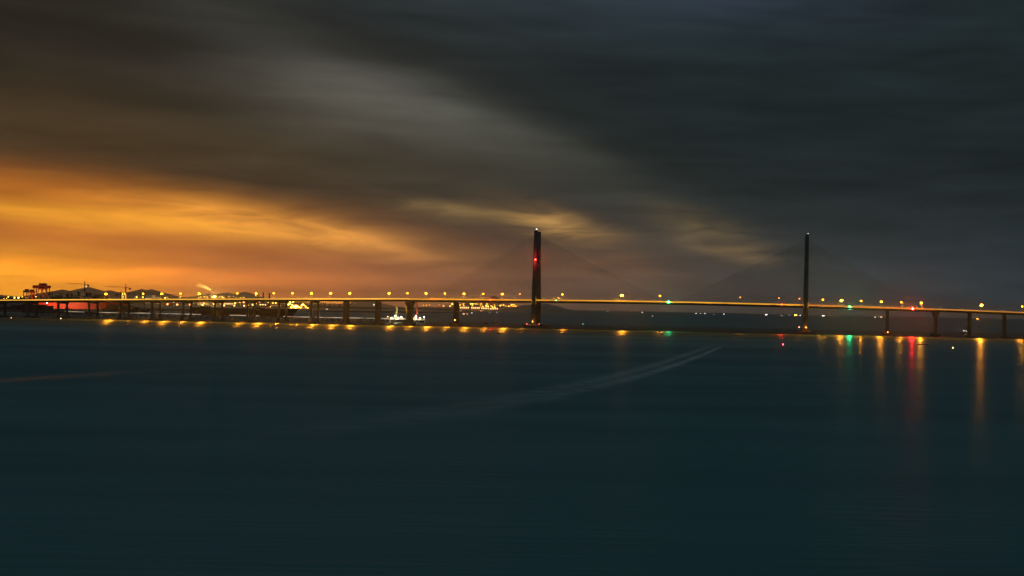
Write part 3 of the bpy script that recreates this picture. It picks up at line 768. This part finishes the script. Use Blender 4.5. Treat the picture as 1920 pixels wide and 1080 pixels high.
# anchored ships far out, seen mostly as lights
far = [(865, 583, 3.0, 'peach', 1.6, 'blurred pale ship light above the peach lights right of the pier'), (870, 590, 8, 'peach', 2.4, 'peach-lit boat just right of the pier left of the left tower'), (877, 590, 5, 'peach', 1.8, 'second peach-lit boat touching the brighter peach one'),
       (885, 588, 6, 'white_s', 1.3, 'small white-lit boat right of the peach-lit pair'), (903, 584.5, 10, 'peach', 1.7, 'wide pale-lit boat below the port lights'), (919, 586.5, 5, 'white_s', .9, 'faint white-lit boat below the right half of the port lights'), (932, 586.5, 5, 'white_s', .9, 'faint white-lit boat nearest the left tower on its left'),
       (1205, 584.5, 4, 'white_s', 1.9, 'single white ship light on the horizon left of the green beacon'), (1306, 584.8, 5, 'white_s', 1.8, 'left white light of the dim ship group on the horizon at mid span'), (1314, 585.5, 4, 'white_s', 1.3, 'middle light of the dim ship group on the horizon at mid span'), (1322, 585.5, 8, 'white_s', 1.4, 'dark ship silhouette with small lights on the horizon at mid span'),
       (1358, 587, 4, 'white_s', 2.0, 'lone white ship light on the horizon right of mid span'), (1437, 587.5, 7, 'white_s', 2.8, 'twin white ship lights on the horizon left of the right tower'), (1492, 588, 9, 'porthot', 2.6, 'bright golden ship light on the horizon just left of the right tower'), (1501, 588.7, 5, 'white_s', 2.2, 'white ship light touching the right tower on its left'),
       (1544, 589.5, 8, 'white_s', 3.0, 'bright white ship light on the horizon just right of the right tower'), (1556, 590.7, 9, 'peach', 1.2, 'faint string of ship lights right of the bright white one'), (1466, 593.5, 9, 'white_s', .9, 'pale boat on the open water left of the right tower'), (1480, 592, 7, 'white_s', .8, 'second pale boat nearer the right tower'),
       (1641, 588, 3, 'white_s', 2.2, 'white ship light on the horizon left of the first right-hand pier'), (1652.5, 592.5, 6, 'peach', 2.5, 'pale amber ship light close left of the first right-hand pier'), (1833, 596.8, 8, 'porthot', 1.3, 'orange ship light on the horizon right of the second right-hand pier'),
       (1224, 593.5, 3, 'white_s', 1.1, 'small bluish white boat light on the water left of the green beacon'), (1339, 590, 2.5, 'white_s', .9, 'tiny boat light on the water right of mid span'), (1164, 587, 5, 'peach', .8, 'faint boat light under the glaring lamp'), (1140, 582.5, 5, 'white_s', 1.5, 'white ship light on the horizon right of the headland'), (1109, 582, 4, 'peach', 1.2, 'faint peach ship light at the headland tip'),
       (1185, 583, 7, 'peach', .9, 'dim ship silhouette on the horizon between the towers'), (812, 575, 0, 'peach', 1, None), (701, 573, 0, 'white_s', 1, None)]
for px, py, lp, mm, r, lab in far:
    if not lab: continue
    v = max(4.2, (-(px - CX) * sn + (py - CY) * cs)); Y = CAM_H * F / v
    L = max(14, lp * Y / F); k = Y / 6000
    o = ship('ship' if Y > 6000 else 'motor_boat', px, Y, L * F / Y, max(1.5, L * .07), L * .2, lab, 'ship' if Y > 6000 else 'boat',
         houses=((.28, L * .16, max(1.5, L * .07), L * .17, 'white'),), masts=((.4, L * .1, L * .22),),
         lights=[(.35 + .3 * j, L * .12 + 1.2 * k, mm, r * k * (1.0 if j == 0 else .75)) for j in range(2 if lp > 5 else 1)], group='lit boats and ships on the far water')
# buoys and beacons in the water
def buoy(px, py, m, label, r=.35, h=2.6, s=1.0):
    v = (-(px - CX) * sn + (py - CY) * cs); Y = CAM_H * F / v
    x = XatZ(px, 0, Y)
    o = empty('buoy', (x, Y, 0)); tag(o, label, 'buoy', 'lit buoys in the channel'); o.scale = (s, s, s)
    b = MB(); b.tube((0, 0, -.4), (0, 0, .5), 1.1, 1.1, 12); b.build('float', M['redboom'], o)
    b = MB()
    for k in range(4):
        a = math.pi / 4 + k * math.pi / 2; b.tube((.8 * math.cos(a), .8 * math.sin(a), .5), (.2 * math.cos(a), .2 * math.sin(a), h), .06, n=4)
    b.build('cage', M['dark'], o)
    l = MB(); l.ball((0, 0, h + r), r); l.build('lens', m, o)
buoy(1468, 652, emat('buoy_red', (1, .04, .06), 60), 'red-lit buoy floating in front of and left of the right tower')
buoy(1786.5, 658.5, emat('buoy_amber', (1, .5, .2), 18), 'amber-lit buoy in front of the right-hand piers')
buoy(1569, 604.5, emat('buoy_red2', (1, .04, .03), 20), 'small red-lit buoy beyond the bridge right of the right tower')
buoy(1093, 610.5, emat('buoy_green', (.3, 1, .75), 9), 'green-lit buoy beyond the bridge right of the left tower')
buoy(338.5, 609, emat('buoy_pink', (1, .3, .2), 12), 'pink-lit buoy in front of the left piers')
buoy(114, 601, emat('buoy_pale', (1, .6, .35), 14), 'pale-lit buoy at the foot of the second lit pier from the left')
buoy(21, 600, emat('buoy_pale2', (1, .45, .25), 8), 'pale orange-lit buoy at the far left behind the bridge')
v = (-(822 - CX) * sn + (607.5 - CY) * cs); Y = CAM_H * F / v
o = empty('channel_marker', (XatZ(822, 0, Y), Y, 0)); tag(o, 'dark channel marker post standing in the water between the flared pier and the next pier', 'marker')
b = MB(); b.tube((0, 0, -1), (0, 0, 5.2), .5, .4, 8); b.build('post', M['dark'], o)
b = MB(); b.box(-.7, .7, -.7, .7, 5.2, 6.2); b.build('topmark', M['dark'], o)

# ------------------------------------------------------------------ shipyard cranes
def goliath(pxl, pxr, py_b, py_t, Y, label, m='red', trolley=True, legw=1.6, group='shipyard gantry cranes'):
    xl, zb = XZ(pxl, py_b, Y); xr, zt = XZ(pxr, py_t, Y)
    xc = (xl + xr) / 2; hw = (xr - xl) / 2; zb = zb; H = zt; g0 = zb
    o = empty('gantry_crane', (xc, Y + 20, 4)); tag(o, label, 'gantry crane', group)
    zt -= 4; zb -= 4
    for s in (-1, 1):
        b = MB(); b.box(-hw, hw, s * 6 - 2, s * 6 + 2, zb, zt); b.build('girder', M[m], o)
    for s in (-1, 1):
        for q in (-1, 1):
            b = MB(); xo = s * (hw - legw * 1.6)
            b.quadbox([(xo - legw / 2 + (s * .5), q * 16 - 1, 0), (xo + legw / 2 + s * .5, q * 16 - 1, 0), (xo + legw / 2 + s * .5, q * 16 + 1, 0), (xo - legw / 2 + s * .5, q * 16 + 1, 0),
                       (xo - legw / 2, q * 5 - 1, zb), (xo + legw / 2, q * 5 - 1, zb), (xo + legw / 2, q * 5 + 1, zb), (xo - legw / 2, q * 5 + 1, zb)]); b.build('leg', M[m], o)
        b = MB(); b.box(s * (hw - legw * 1.6) - legw * .8, s * (hw - legw * 1.6) + legw * .8, -17, 17, -.5, 1.8); b.build('sill_beam', M[m], o)
    if trolley:
        for t in (.1, .45):
            b = MB(); b.box(-hw * .3 + t * hw, -hw * .3 + t * hw + hw * .36, -7, 7, zt + .01, zt + 6); b.build('trolley', M['red'], o)
        b = MB(); b.tube((-hw * .05, 0, zb), (-hw * .05, 0, zb * .4), .3, n=4); b.build('hoist_rope', M['dark'], o)
    return o
def aframe_crane(pxs, py_top, py_mid, Y, label, m='red'):
    """gantry crane seen along its rails: splayed legs in the picture plane"""
    xl, zt = XZ(pxs[0], py_top, Y); xr, zm = XZ(pxs[1], py_mid, Y)
    bl = XZ(pxs[2], 562, Y)[0]; br = XZ(pxs[3], 562, Y)[0]
    o = empty('gantry_crane', ((xl + xr) / 2, Y, 4)); tag(o, label, 'gantry crane', 'shipyard gantry cranes')
    cx0 = (xl + xr) / 2; zt -= 4; zm -= 4; zh = XZ(pxs[0], 562, Y)[1] - 4
    b = MB(); b.box(xl - cx0, xr - cx0, -9, 9, zm, zt); b.build('girder', M[m], o)
    for xa, xb in ((xl, bl), (xr, br)):
        for dy in (-10, 10):
            k = zm / max(1, zm - zh); xf = xa + (xb - xa) * k * .92
            b = MB(); b.tube((xf - cx0, dy, 0), (xa - cx0 + (1.2 if xa == xl else -1.2), dy * .7, zm), 1.3, 1.1, 4); b.build('leg', M[m], o)
    b = MB(); b.box((xl - cx0) * .5, (xr - cx0) * .5, -5, 5, zt + .01, zt + 4); b.build('machine_house', M['dark'], o)
goliath(56, 84, 540, 535, 3320, 'large red gantry crane with two trolleys on its girder, tallest in the shipyard')
aframe_crane((74.5, 83.5, 72, 86), 540, 543, 3290, 'red splayed leg frame under the right end of the large red gantry crane')
aframe_crane((56.5, 62.5, 55, 65), 545.5, 549, 3240, 'lower red gantry crane standing in front of the large one')
aframe_crane((47, 54, 46, 55), 544.5, 548.5, 3230, 'small dark gantry crane left of the red ones', 'dark')
def tower_crane(px, py_top, pj, pyj, pc_, pyc, Y, label, w=1.9):
    x, zt = XZ(px, py_top, Y); xj, zj = XZ(pj, pyj, Y); xc, zc = XZ(pc_, pyc, Y)
    zjib = zj + (zc - zj) * (x - xj) / (xc - xj) if xc != xj else zj
    o = empty('tower_crane', (x, Y, 4)); tag(o, label, 'tower crane', 'tower cranes over the shipyard')
    b = MB(); b.truss((0, 0, 0), (0, 0, zjib - 4), w, 16, .32); b.build('mast', M['dark'], o)
    b = MB(); b.truss((0, 0, zjib - 3), (xj - x, 0, zj - 4), 1.2, 18, .24); b.build('jib', M['dark'], o)
    b = MB(); b.truss((0, 0, zjib - 3), (xc - x, 0, zc - 4), 1.2, 5, .24); b.build('counter_jib', M['dark'], o)
    b = MB(); s = 1 if xc > x else -1; b.box(min(xc - x, xc - x - s * 5), max(xc - x, xc - x - s * 5), -1.5, 1.5, zc - 9, zc - 4.6); b.build('counterweight', M['dark'], o)
    b = MB(); b.truss((0, 0, zjib - 3), (0, 0, zt - 4), 1.1, 4, .26); b.tube((0, 0, zt - 4), (xj * .6 + x * .4 - x, 0, zjib + (zj - zjib) * .6 - 3.4), .13, n=3); b.tube((0, 0, zt - 4), (xc - x, 0, zc - 3.6), .13, n=3); b.build('apex', M['dark'], o)
    b = MB(); b.box(-1.2, 1.2, -2.6, -1.1, zjib - 7, zjib - 4.2); b.build('cab', M['dark'], o)
    return o
tower_crane(159, 527.3, 124, 530.6, 167, 534.2, 3500, 'tallest tower crane with its long jib pointing left over the hills')
tower_crane(236, 532.6, 196, 536.8, 245, 540, 3550, 'tower crane with jib pointing left just above the lit portal')
tower_crane(98, 549, 119, 549.5, 90.5, 550.3, 3400, 'low tower crane with jib pointing right near the dark quay cranes', 1.4)
tower_crane(226.5, 546, 262, 551.2, 217, 552, 3600, 'lower tower crane crossing behind the second tall one', 1.4)
tower_crane(271.5, 547.5, 345, 552.2, 262, 551.2, 3900, 'thin distant tower crane right of the lit portal', 1.2)
def quay_crane(px, py_top, Y, wpx, label, boom=0, m='dark'):
    x, zt = XZ(px, py_top, Y); w = wpx * Y / F / 2
    o = empty('quay_crane', (x, Y, 4)); tag(o, label, 'quay crane', 'dark quay cranes in the shipyard')
    H = zt - 4
    for s in (-1, 1):
        for q in (-1, 1):
            b = MB(); b.tube((s * w, q * 7, 0), (s * w * .8, q * 6, H * .72), .9, .8, 4); b.build('leg', M[m], o)
        b = MB(); b.box(s * w * .8 - 1, s * w * .8 + 1, -7, 7, H * .72, H * .76); b.build('portal_beam', M[m], o)
    b = MB(); b.box(-w, w, -5, 5, H * .765, H * .97); b.build('machine_house', M[m], o)
    if boom:
        b = MB(); b.truss((0, 0, H * .9), (boom * Y / F, 0, H * (.98 if abs(boom) < 15 else .9)), 2.2, 8, .4); b.build('boom', M[m], o)
    b = MB(); b.tube((0, 0, H * .97), (w * .5 * (1 if boom > 0 else -1), 0, H * 1.06), .4, n=4); b.build('apex', M[m], o)
quay_crane(112, 553, 3330, 8, 'leftmost dark quay crane beside the low tower crane', -9)
quay_crane(122, 550.5, 3300, 9, 'second dark quay crane with boom lowered left', -12)
quay_crane(131, 549, 3310, 8, 'third dark quay crane in the middle of the group', 10)
quay_crane(143, 546, 3290, 9, 'tallest dark quay crane with blocky top', -11)
quay_crane(158.5, 547.5, 3280, 8, 'dark quay crane at the foot of the tallest tower crane')
quay_crane(166.5, 548.5, 3300, 7, 'small dark quay crane right of the tallest tower crane')
quay_crane(102, 556, 3350, 8, 'lowest dark quay crane left of the group', 6)
# dark stacks of steel blocks and sheds in the yard
def shed(name, px0, px1, py_t, Y, label, m='shed', roof='dark', dep=30, win=0, base=4, cat='building', lit=None):
    x0, zt = XZ(px0, py_t, Y); x1 = XZ(px1, py_t, Y)[0]
    w = (x1 - x0) / 2; o = empty(name, ((x0 + x1) / 2, Y, base)); tag(o, label, cat)
    H = zt - base
    b = MB(); b.box(-w, w, 0, dep, 0, H * .85); b.build('wall', M[m] , o)
    b = MB(); b.quadbox([(-w - .5, -.5, H * .852), (w + .5, -.5, H * .852), (w + .5, dep + .5, H * .852), (-w - .5, dep + .5, H * .852), (-w - .5, dep * .45, H), (w + .5, dep * .45, H), (w + .5, dep * .55, H), (-w - .5, dep * .55, H)]); b.build('roof', M[roof], o)
    for i in range(win):
        xx = -w + (i + .5) * 2 * w / win; ww = w / win * .55
        b = MB(); b.box(xx - ww, xx + ww, -.12, -.02, H * .35, H * .62); b.build('window', lit or M['window'], o)
    return o
shed('workshop', 173, 182, 551.5, 3400, 'dark round-shouldered workshop left of the first bright lamp', 'dark')
shed('workshop', 182, 192, 553, 3450, 'lower dark workshop against the first bright lamp', 'dark')
shed('workshop', 120, 140, 556, 3420, 'dark block store among the quay cranes', 'dark')
shed('workshop', 94, 104, 557, 3380, 'small dark store under the low tower crane', 'dark')
shed('workshop', -30, 44, 556.5, 3800, 'hazy low sheds at the far left of the yard', 'shed')
shed('workshop', 52, 60, 557.5, 3400, 'dark heap store beneath the small dark gantry crane', 'dark')
shed('terminal_building', 272, 285, 553.2, 8900, 'pale long terminal building right of the lit portal', 'white', 'white', 60, 6)
shed('terminal_building', 285, 292, 556, 8900, 'smaller pale building beside the long terminal', 'white', 'white', 60, 2)
shed('refinery_hall', 418, 437, 565.5, 8650, 'amber-lit hall under the deck beside the chimney', 'shed', 'dark', 60, 8)
shed('refinery_hall', 507, 527, 569.2, 8650, 'orange-lit hall under the deck below three dark stacks', 'shed', 'dark', 60, 7, lit=emat('dull_orange_windows', (1, .35, .1), .8, .5, .3))
shed('refinery_hall', 370, 384, 567.5, 8700, 'dim hall behind the quay lamps', 'dark', 'dark', 60, 3)
shed('refinery_hall', 486, 500, 567.5, 8680, 'dark hall beneath the first dark stack', 'dark', 'dark', 60, 3)
# floodlights added to light the ship and cranes, lenses hooded from view
def hooded(px, Y, z, area, strength, label, tilt=.6):
    x = XatZ(px, z, Y); o = empty('added_floodlight', (x, Y, 0)); tag(o, label, 'floodlight', 'hooded floodlights added to the shipyard')
    b = MB(); b.tube((0, 0, 0), (0, 0, z), .3, n=5); b.build('post', M['dark'], o)
    b = MB(); b.box(-area, area, -.8, -.1, z, z + area); b.box(-area, area, -.09, 1.6, z + area + .01, z + area + .2); b.build('housing', M['dark'], o)
    b = MB(); b.v = [(-area * .9, -.05, z + .1), (area * .9, -.05, z + .1), (area * .9, -.05, z + area - .1), (-area * .9, -.05, z + area - .1)]; b.f = [[3, 2, 1, 0]]
    b.build('lens', emat('added_hooded_lens', (1, .72, .4), 20), o)
    d = bpy.data.lights.new('added_flood_light', 'SPOT'); d.color = (1, .55, .2); d.energy = strength * 45; d.spot_size = R(150); d.spot_blend = .6; d.shadow_soft_size = .5
    l = bpy.data.objects.new('added_flood_light', d); C.objects.link(l); l.parent = o; l.location = (0, .3, z + area / 2); l.rotation_euler = (R(90 + tilt * 25), 0, 0)
for i, px in enumerate((78, 100, 122, 150, 185, 215)):
    hooded(px, 3195, 5, 1.4, (350, 450, 380, 90, 50, 20)[i], 'added hooded floodlight on the quay edge lighting the red ship, %s from the left' % ORD[i])
for i, px in enumerate((58, 68, 82)): hooded(px, 3165, 6, 1.6, (2600, 2600, 3400)[i], 'added hooded floodlight lighting the red gantry cranes, %s from the left' % ORD[i])
# a portal frame, its amber light put in as emission
x, z = XZ(232.5, 551.5, 3500); xl = XZ(229.3, 556, 3500)[0]; xr = XZ(235.6, 556, 3500)[0]
o = empty('lit_portal', (x, 3500, 4)); tag(o, 'amber-lit portal frame at the foot of the second tower crane', 'frame')
lm = emat('painted_amber_light', (1, .5, .08), 1.0, .2, .1)
for xx in (xl, xr): b = MB(); b.box(xx - x - 1, xx - x + 1, -2, 2, 0, z - 4 - 3); b.build('leg', lm, o)
b = MB(); b.box(xl - x - 1, xr - x + 1, -2, 2, z - 6.99, z - 4); b.build('beam', lm, o)

# refinery stacks on the far shore
def stack(px, py_t, Y, label, r=4.2, m='dark', lamps=False):
    x, zt = XZ(px, py_t, Y)
    o = empty('chimney', (x, Y, 5)); tag(o, label, 'chimney')
    b = MB(); b.tube((0, 0, 0), (0, 0, zt - 5), r * 1.25, r, 12); b.build('shaft', M[m], o)
    for k in (.45, .7, .94): b = MB(); b.tube((0, 0, (zt - 5) * k), (0, 0, (zt - 5) * k + 2.5), r * 1.6, r * 1.6, 12); b.build('gallery', M[m], o)
stack(483.2, 548.6, 9000, 'left one of three dark refinery stacks', 4.6)
stack(493.7, 548.2, 9000, 'middle one of three dark refinery stacks', 5.0)
stack(505.2, 549.3, 9000, 'right one of three dark refinery stacks beside the dim lamp', 5.2)
stack(406, 549.8, 8900, 'slim chimney trailing an amber smoke plume', 2.2, 'white')
stack(317, 555, 8900, 'short pale chimney right of the terminal building', 2.2, 'white')
stack(451, 553.5, 8900, 'slim pale mast-like stack left of the bright lamp', 1.4, 'white')
for px, pyv in ((384, 556.5), (397, 557.5), (401.5, 558), (415.5, 556), (429.5, 556.5), (420, 558.5), (389, 558)):
    x, z = XZ(px, pyv, 8800); small_lamp('refinery_lamp', (x, 8800, z), M['port'], 'small amber refinery lamp on the skyline near the smoking chimney', 'refinery lamps near the smoking chimney', 2.2, 'lamp', z - 5)
# smoke plume (real volume) lit by a lamp added beside the stack
def plume():
    a = pt(406, 549.3, 8900); b_ = pt(366, 532.5, 8700)
    mb = MB(); fr = []; n = 14
    for i in range(n + 1):
        t = i / n; c = a.lerp(b_, t); c.z += 14 * math.sin(math.pi * t) * .5
        r = 2.0 + 17 * t ** .9
        fr.append([(c.x + r * .5 * math.cos(q) , c.y + r * math.sin(q), c.z + r * math.cos(q)) for q in [2 * math.pi * k / 10 for k in range(10)]])
    mb.sweep(fr)
    m = bpy.data.materials.new('steam'); m.use_nodes = True; t = m.node_tree; t.nodes.clear()
    v = t.nodes.new('ShaderNodeVolumePrincipled'); v.inputs['Color'].default_value = (1, .93, .85, 1)
    g = t.nodes.new('ShaderNodeNewGeometry'); vm_ = t.nodes.new('ShaderNodeVectorMath'); vm_.operation = 'DISTANCE'; vm_.inputs[1].default_value = a
    t.links.new(g.outputs['Position'], vm_.inputs[0])
    mr = t.nodes.new('ShaderNodeMapRange'); t.links.new(vm_.outputs['Value'], mr.inputs[0]); mr.inputs[1].default_value = 0; mr.inputs[2].default_value = (b_ - a).length; mr.inputs[3].default_value = .12; mr.inputs[4].default_value = .0
    t.links.new(mr.outputs[0], v.inputs['Density'])
    o = t.nodes.new('ShaderNodeOutputMaterial'); t.links.new(v.outputs[0], o.inputs['Volume'])
    ob = mb.build('smoke_plume', m, smooth=True); tag(ob, 'amber smoke plume drifting up left from the slim chimney', 'smoke', kind=None)
plume()
x, z = XZ(402.5, 555.5, 8800); small_lamp('added_plume_lamp', (x, 8800, z), M['porthot'], 'golden lamp added just left of the smoking chimney to light its plume', None, 2.4, 'lamp', z - 5, light=((1, .55, .12), 6000000))  # lamp added to brighten the smoke

# quay lamps under the deck
for i, (px, py) in enumerate(((314, 570.4), (332.3, 570.9), (356.3, 571.1), (379.8, 571.8), (402.3, 572.2), (420, 572.8), (439.3, 573), (456.8, 566.5), (463.5, 566.5), (457.8, 573.2), (465, 572.6), (473.5, 571.5), (53, 568.2), (507, 575), (325.5, 566.3))):
    Y = 8400 if px > 100 else 3100
    x, z = XZ(px, py, Y); w_ = ['leftmost', 'second', 'third', 'fourth', 'fifth', 'sixth', 'seventh']
    lab = ('round orange quay lamp under the deck, %s of the row of seven' % w_[i]) if i < 7 else ['upper left lamp of the cluster of four beside a pier', 'upper right lamp of the cluster of four beside a pier', 'lower left lamp of the cluster of four beside a pier', 'lower right lamp of the cluster of four beside a pier', 'orange lamp just right of the pier beside the cluster of four', 'pale orange lamp under the deck near the far left pier', 'small orange lamp left of the orange-lit hall', 'small pale lamp above the leftmost quay lamps'][i - 7]
    k = Y / 8400
    small_lamp('quay_lamp', (x, Y, z), M['quay'], lab, 'lamps along the far quay', 5.0 * k if i < 12 else 3.0 * max(k, .6), 'lamp', max(3, z - 3))
# bright dock of the shipbreaker on the far shore
x, z = XZ(553, 573.5, 7600)
rr = random.Random(3)
dock = empty('floodlit_dock', (x, 7600, 0)); tag(dock, 'brilliant golden floodlit dock on the far shore behind the bridge', 'dock')
s = 7600 / F
g = MB(); g.box(-20 * s, 22 * s, 0, 60, -1, 6); g.build('quay', M['shed'], dock)
for i in range(9):
    xx = rr.uniform(-17, 16) * s; w = rr.uniform(4, 10); h = rr.uniform(8, 26)
    g = MB(); g.box(xx - w, xx + w, 10, 30, 6.01, 6 + h); g.build('shed', M['shed'], dock)
for px, py in ((538, 574.8), (541, 571), (543.5, 569), (544, 566.8), (548, 572.2), (549.5, 566), (551, 574.8), (553.5, 574.2), (556, 574.5), (559, 575.4), (562, 576.3), (566, 572.3), (568, 570.8), (570, 571.8), (564, 577), (577, 577.3), (546, 576.2), (554, 576.8), (573, 575)):
    x, z = XZ(px, py, 7590); small_lamp('dock_floodlight', (x, 7590, z), M['porthot'], 'golden floodlight in the brilliant cluster of the far dock', 'floodlights of the far dock', rr.uniform(2.0, 4.2) if px not in (551, 553.5, 556) else 6.0, 'floodlight', max(2, z - 5), light=((1, .45, .08), 500000) if px == 556 else None)
# far viaduct with two rows of tiny lamps
VY = 9800
xa, xb_ = XZ(540, 566, VY)[0], XZ(660, 567.5, VY)[0]; zv = XZ(600, 569.4, VY)[1]
via = empty('far_viaduct', ((xa + xb_) / 2, VY, 0)); tag(via, 'distant viaduct under two rows of tiny amber lamps beyond the far shore', 'viaduct')
g = MB(); g.box((xa - xb_) / 2, (xb_ - xa) / 2, -8, 8, zv - 3, zv); g.build('viaduct_deck', M['concrete'], via)
for i in range(13): g = MB(); xx = (xa - xb_) / 2 + (i + .5) * (xb_ - xa) / 13; g.box(xx - 2, xx + 2, -5, 5, -1, zv - 3.01); g.build('column', M['concrete'], via)
px = 549.0
while px < 647:
    x, z = XZ(px, 565.4 + (px - 549) * .012, VY); small_lamp('viaduct_lamp', (x, VY, z), M['port'], 'tiny amber lamp in the upper row along the distant viaduct', 'upper lamp row of the distant viaduct', 1.9, 'lamp', max(3, z - zv))
    if px > 570 and rr.random() < .75:
        x, z = XZ(px + 1.2, 568.3 + (px - 549) * .008, VY - 300); small_lamp('viaduct_lamp', (x, VY - 300, z), M['bulb_far'] if 'bulb_far' in M else M['port'], 'tiny amber lamp in the lower row in front of the distant viaduct', 'lower lamp row by the distant viaduct', 1.2, 'lamp', max(3, z - 6))
    px += 3.5
# port cluster left of the left tower
clu = [(848, 570), (853, 572), (861, 569), (864, 568), (868.5, 570), (866, 572), (873.5, 569.5), (871.5, 573), (884, 569.7), (886, 570), (890, 570), (893, 569.8), (896.5, 570), (889, 573), (903, 570), (906, 570), (901, 573.5), (905, 574), (913, 569.8), (916.5, 570.5), (909, 575), (914, 573.5), (917, 574.5), (921, 573.5), (924, 573.8), (929.5, 571.5), (930.5, 573.5), (926, 576), (929, 576.2), (878, 566.2), (882, 566.2), (939, 573), (942, 571.5), (946, 572), (951, 574), (956, 574.4), (959, 573), (962, 571.5), (965, 571), (967, 572.5), (970, 574.5), (964, 574.6), (977, 573.8), (985, 573), (988, 576.5), (992, 576.8), (832, 573.6), (835, 573.4), (826, 571.5), (794.5, 572.4), (801.5, 572.6), (808, 571.8), (847, 574.2)]
for px, py in clu:
    Y = 9600; x, z = XZ(px, py, Y)
    hot = rr.random() < .3
    small_lamp('port_lamp', (x, Y - rr.uniform(0, 60), z), M['porthot'] if hot else M['port'], 'amber lamp in the glittering port lights left of the left tower' if px > 840 else 'small amber lamp in the sparse lights right of the flared pier', 'port lights left of the left tower' if px > 840 else 'sparse lights right of the flared pier', rr.uniform(2.0, 3.6), 'lamp', max(3, z - 4), light=((1, .4, .06), 500000) if px in (893, 962) else None)
for px0, px1, py in ((862, 880, 571.5), (883, 900, 572), (902, 917, 573), (918, 934, 574.6), (957, 974, 572.5)):
    shed('port_building', px0, px1, py, 9650, 'low amber-lit port building %s' % {862: 'nearest the pier left of the left tower', 883: 'second from that pier', 902: 'in the middle of the port lights', 918: 'right of the middle of the port lights', 957: 'nearest the left tower'}[px0], 'shed', 'dark', 60, 5)
# scattered lights of the far shore
fs = random.Random(21)
for i in range(64):
    if i < 34: px = fs.uniform(372, 545); py = fs.choice((566.3, 567.5, 569, 570.5)) + fs.uniform(-.6, .6) + (px - 450) * .012
    elif i < 52: px = fs.uniform(176, 470); py = fs.uniform(556.2, 559)
    else: px = fs.uniform(2, 52); py = fs.uniform(556.5, 560)
    Y = fs.uniform(8400, 8900) if i < 52 else 3900
    x, z = XZ(px, py, Y)
    small_lamp('shore_lamp', (x, Y, z), M['porthot'] if fs.random() < .25 else (M['port'] if fs.random() < .7 else M['quay']),
               ('tiny amber lamp among the scattered shore lights under the deck between the left piers', 'tiny amber lamp on the skyline just above the left part of the deck', 'tiny amber lamp in the hazy yard at the far left edge')[0 if i < 34 else 1 if i < 52 else 2],
               ('scattered shore lights under the deck', 'skyline lights above the left deck', 'yard lights at the far left')[0 if i < 34 else 1 if i < 52 else 2],
               fs.uniform(1.6, 3.0) * (1 if i < 52 else .45), 'lamp', max(3, min(z - 5, 60)))
# other far lights and yard lamps
for px, py, Y, m_, r, lab in ((27, 558.5, 3600, 'porthot', 1.3, 'left one of two golden yard floodlights at the far left'), (34.5, 558.3, 3600, 'porthot', 1.6, 'right one of two golden yard floodlights at the far left'),
                              (7.5, 559.5, 3700, 'port', .9, 'small orange yard lamp near the left edge'), (12.5, 559.5, 3700, 'port', .9, 'second small orange yard lamp near the left edge'), (67, 556, 3400, 'porthot', 1.1, 'golden yard lamp between the legs of the large red gantry crane'),
                              (161.5, 537.5, 3500, 'white_s', .9, 'small white lamp on the mast of the tallest tower crane'), (257, 558.5, 6000, 'port', 1.2, 'small orange lamp left of the terminal building'), (230, 551.2, 3490, 'porthot', .8, 'orange lamp over the lit portal'),
                              (88, 568.5, 3170, 'white_l', .8, 'white lamp on the quay in front of the red ship'), (701, 571.2, 9000, 'white_s', 4.2, 'white lamp on the far water right of the seventh lit pier'),
                              (657, 567.5, 9000, 'port', 1.8, 'small amber lamp right of the distant viaduct'), (665, 568.8, 9000, 'port', 1.3, 'smaller amber lamp right of the distant viaduct'), (613, 580, 5000, 'white_s', 1.5, 'white lamp on the dark mudflat'), (598, 582.5, 4800, 'white_s', 1.1, 'dimmer white lamp on the dark mudflat')):
    x, z = XZ(px, py, Y); small_lamp('yard_lamp', (x, Y, z), M[m_], lab, None, r, 'lamp', max(2, min(z - 3, 40)))

# ------------------------------------------------------------------ haze
hz = MB(); hz.box(-52000, 52000, -3200, 51000, -3, 640)
hm = bpy.data.materials.new('haze'); hm.use_nodes = True; t = hm.node_tree; t.nodes.clear()
v = t.nodes.new('ShaderNodeVolumePrincipled'); v.inputs['Color'].default_value = (.97, .98, 1, 1); v.inputs['Density'].default_value = 1.6e-5; v.inputs['Anisotropy'].default_value = .86
o = t.nodes.new('ShaderNodeOutputMaterial'); t.links.new(v.outputs[0], o.inputs['Volume'])
HAZE = True
if HAZE: tag(hz.build('haze', hm), kind='stuff')
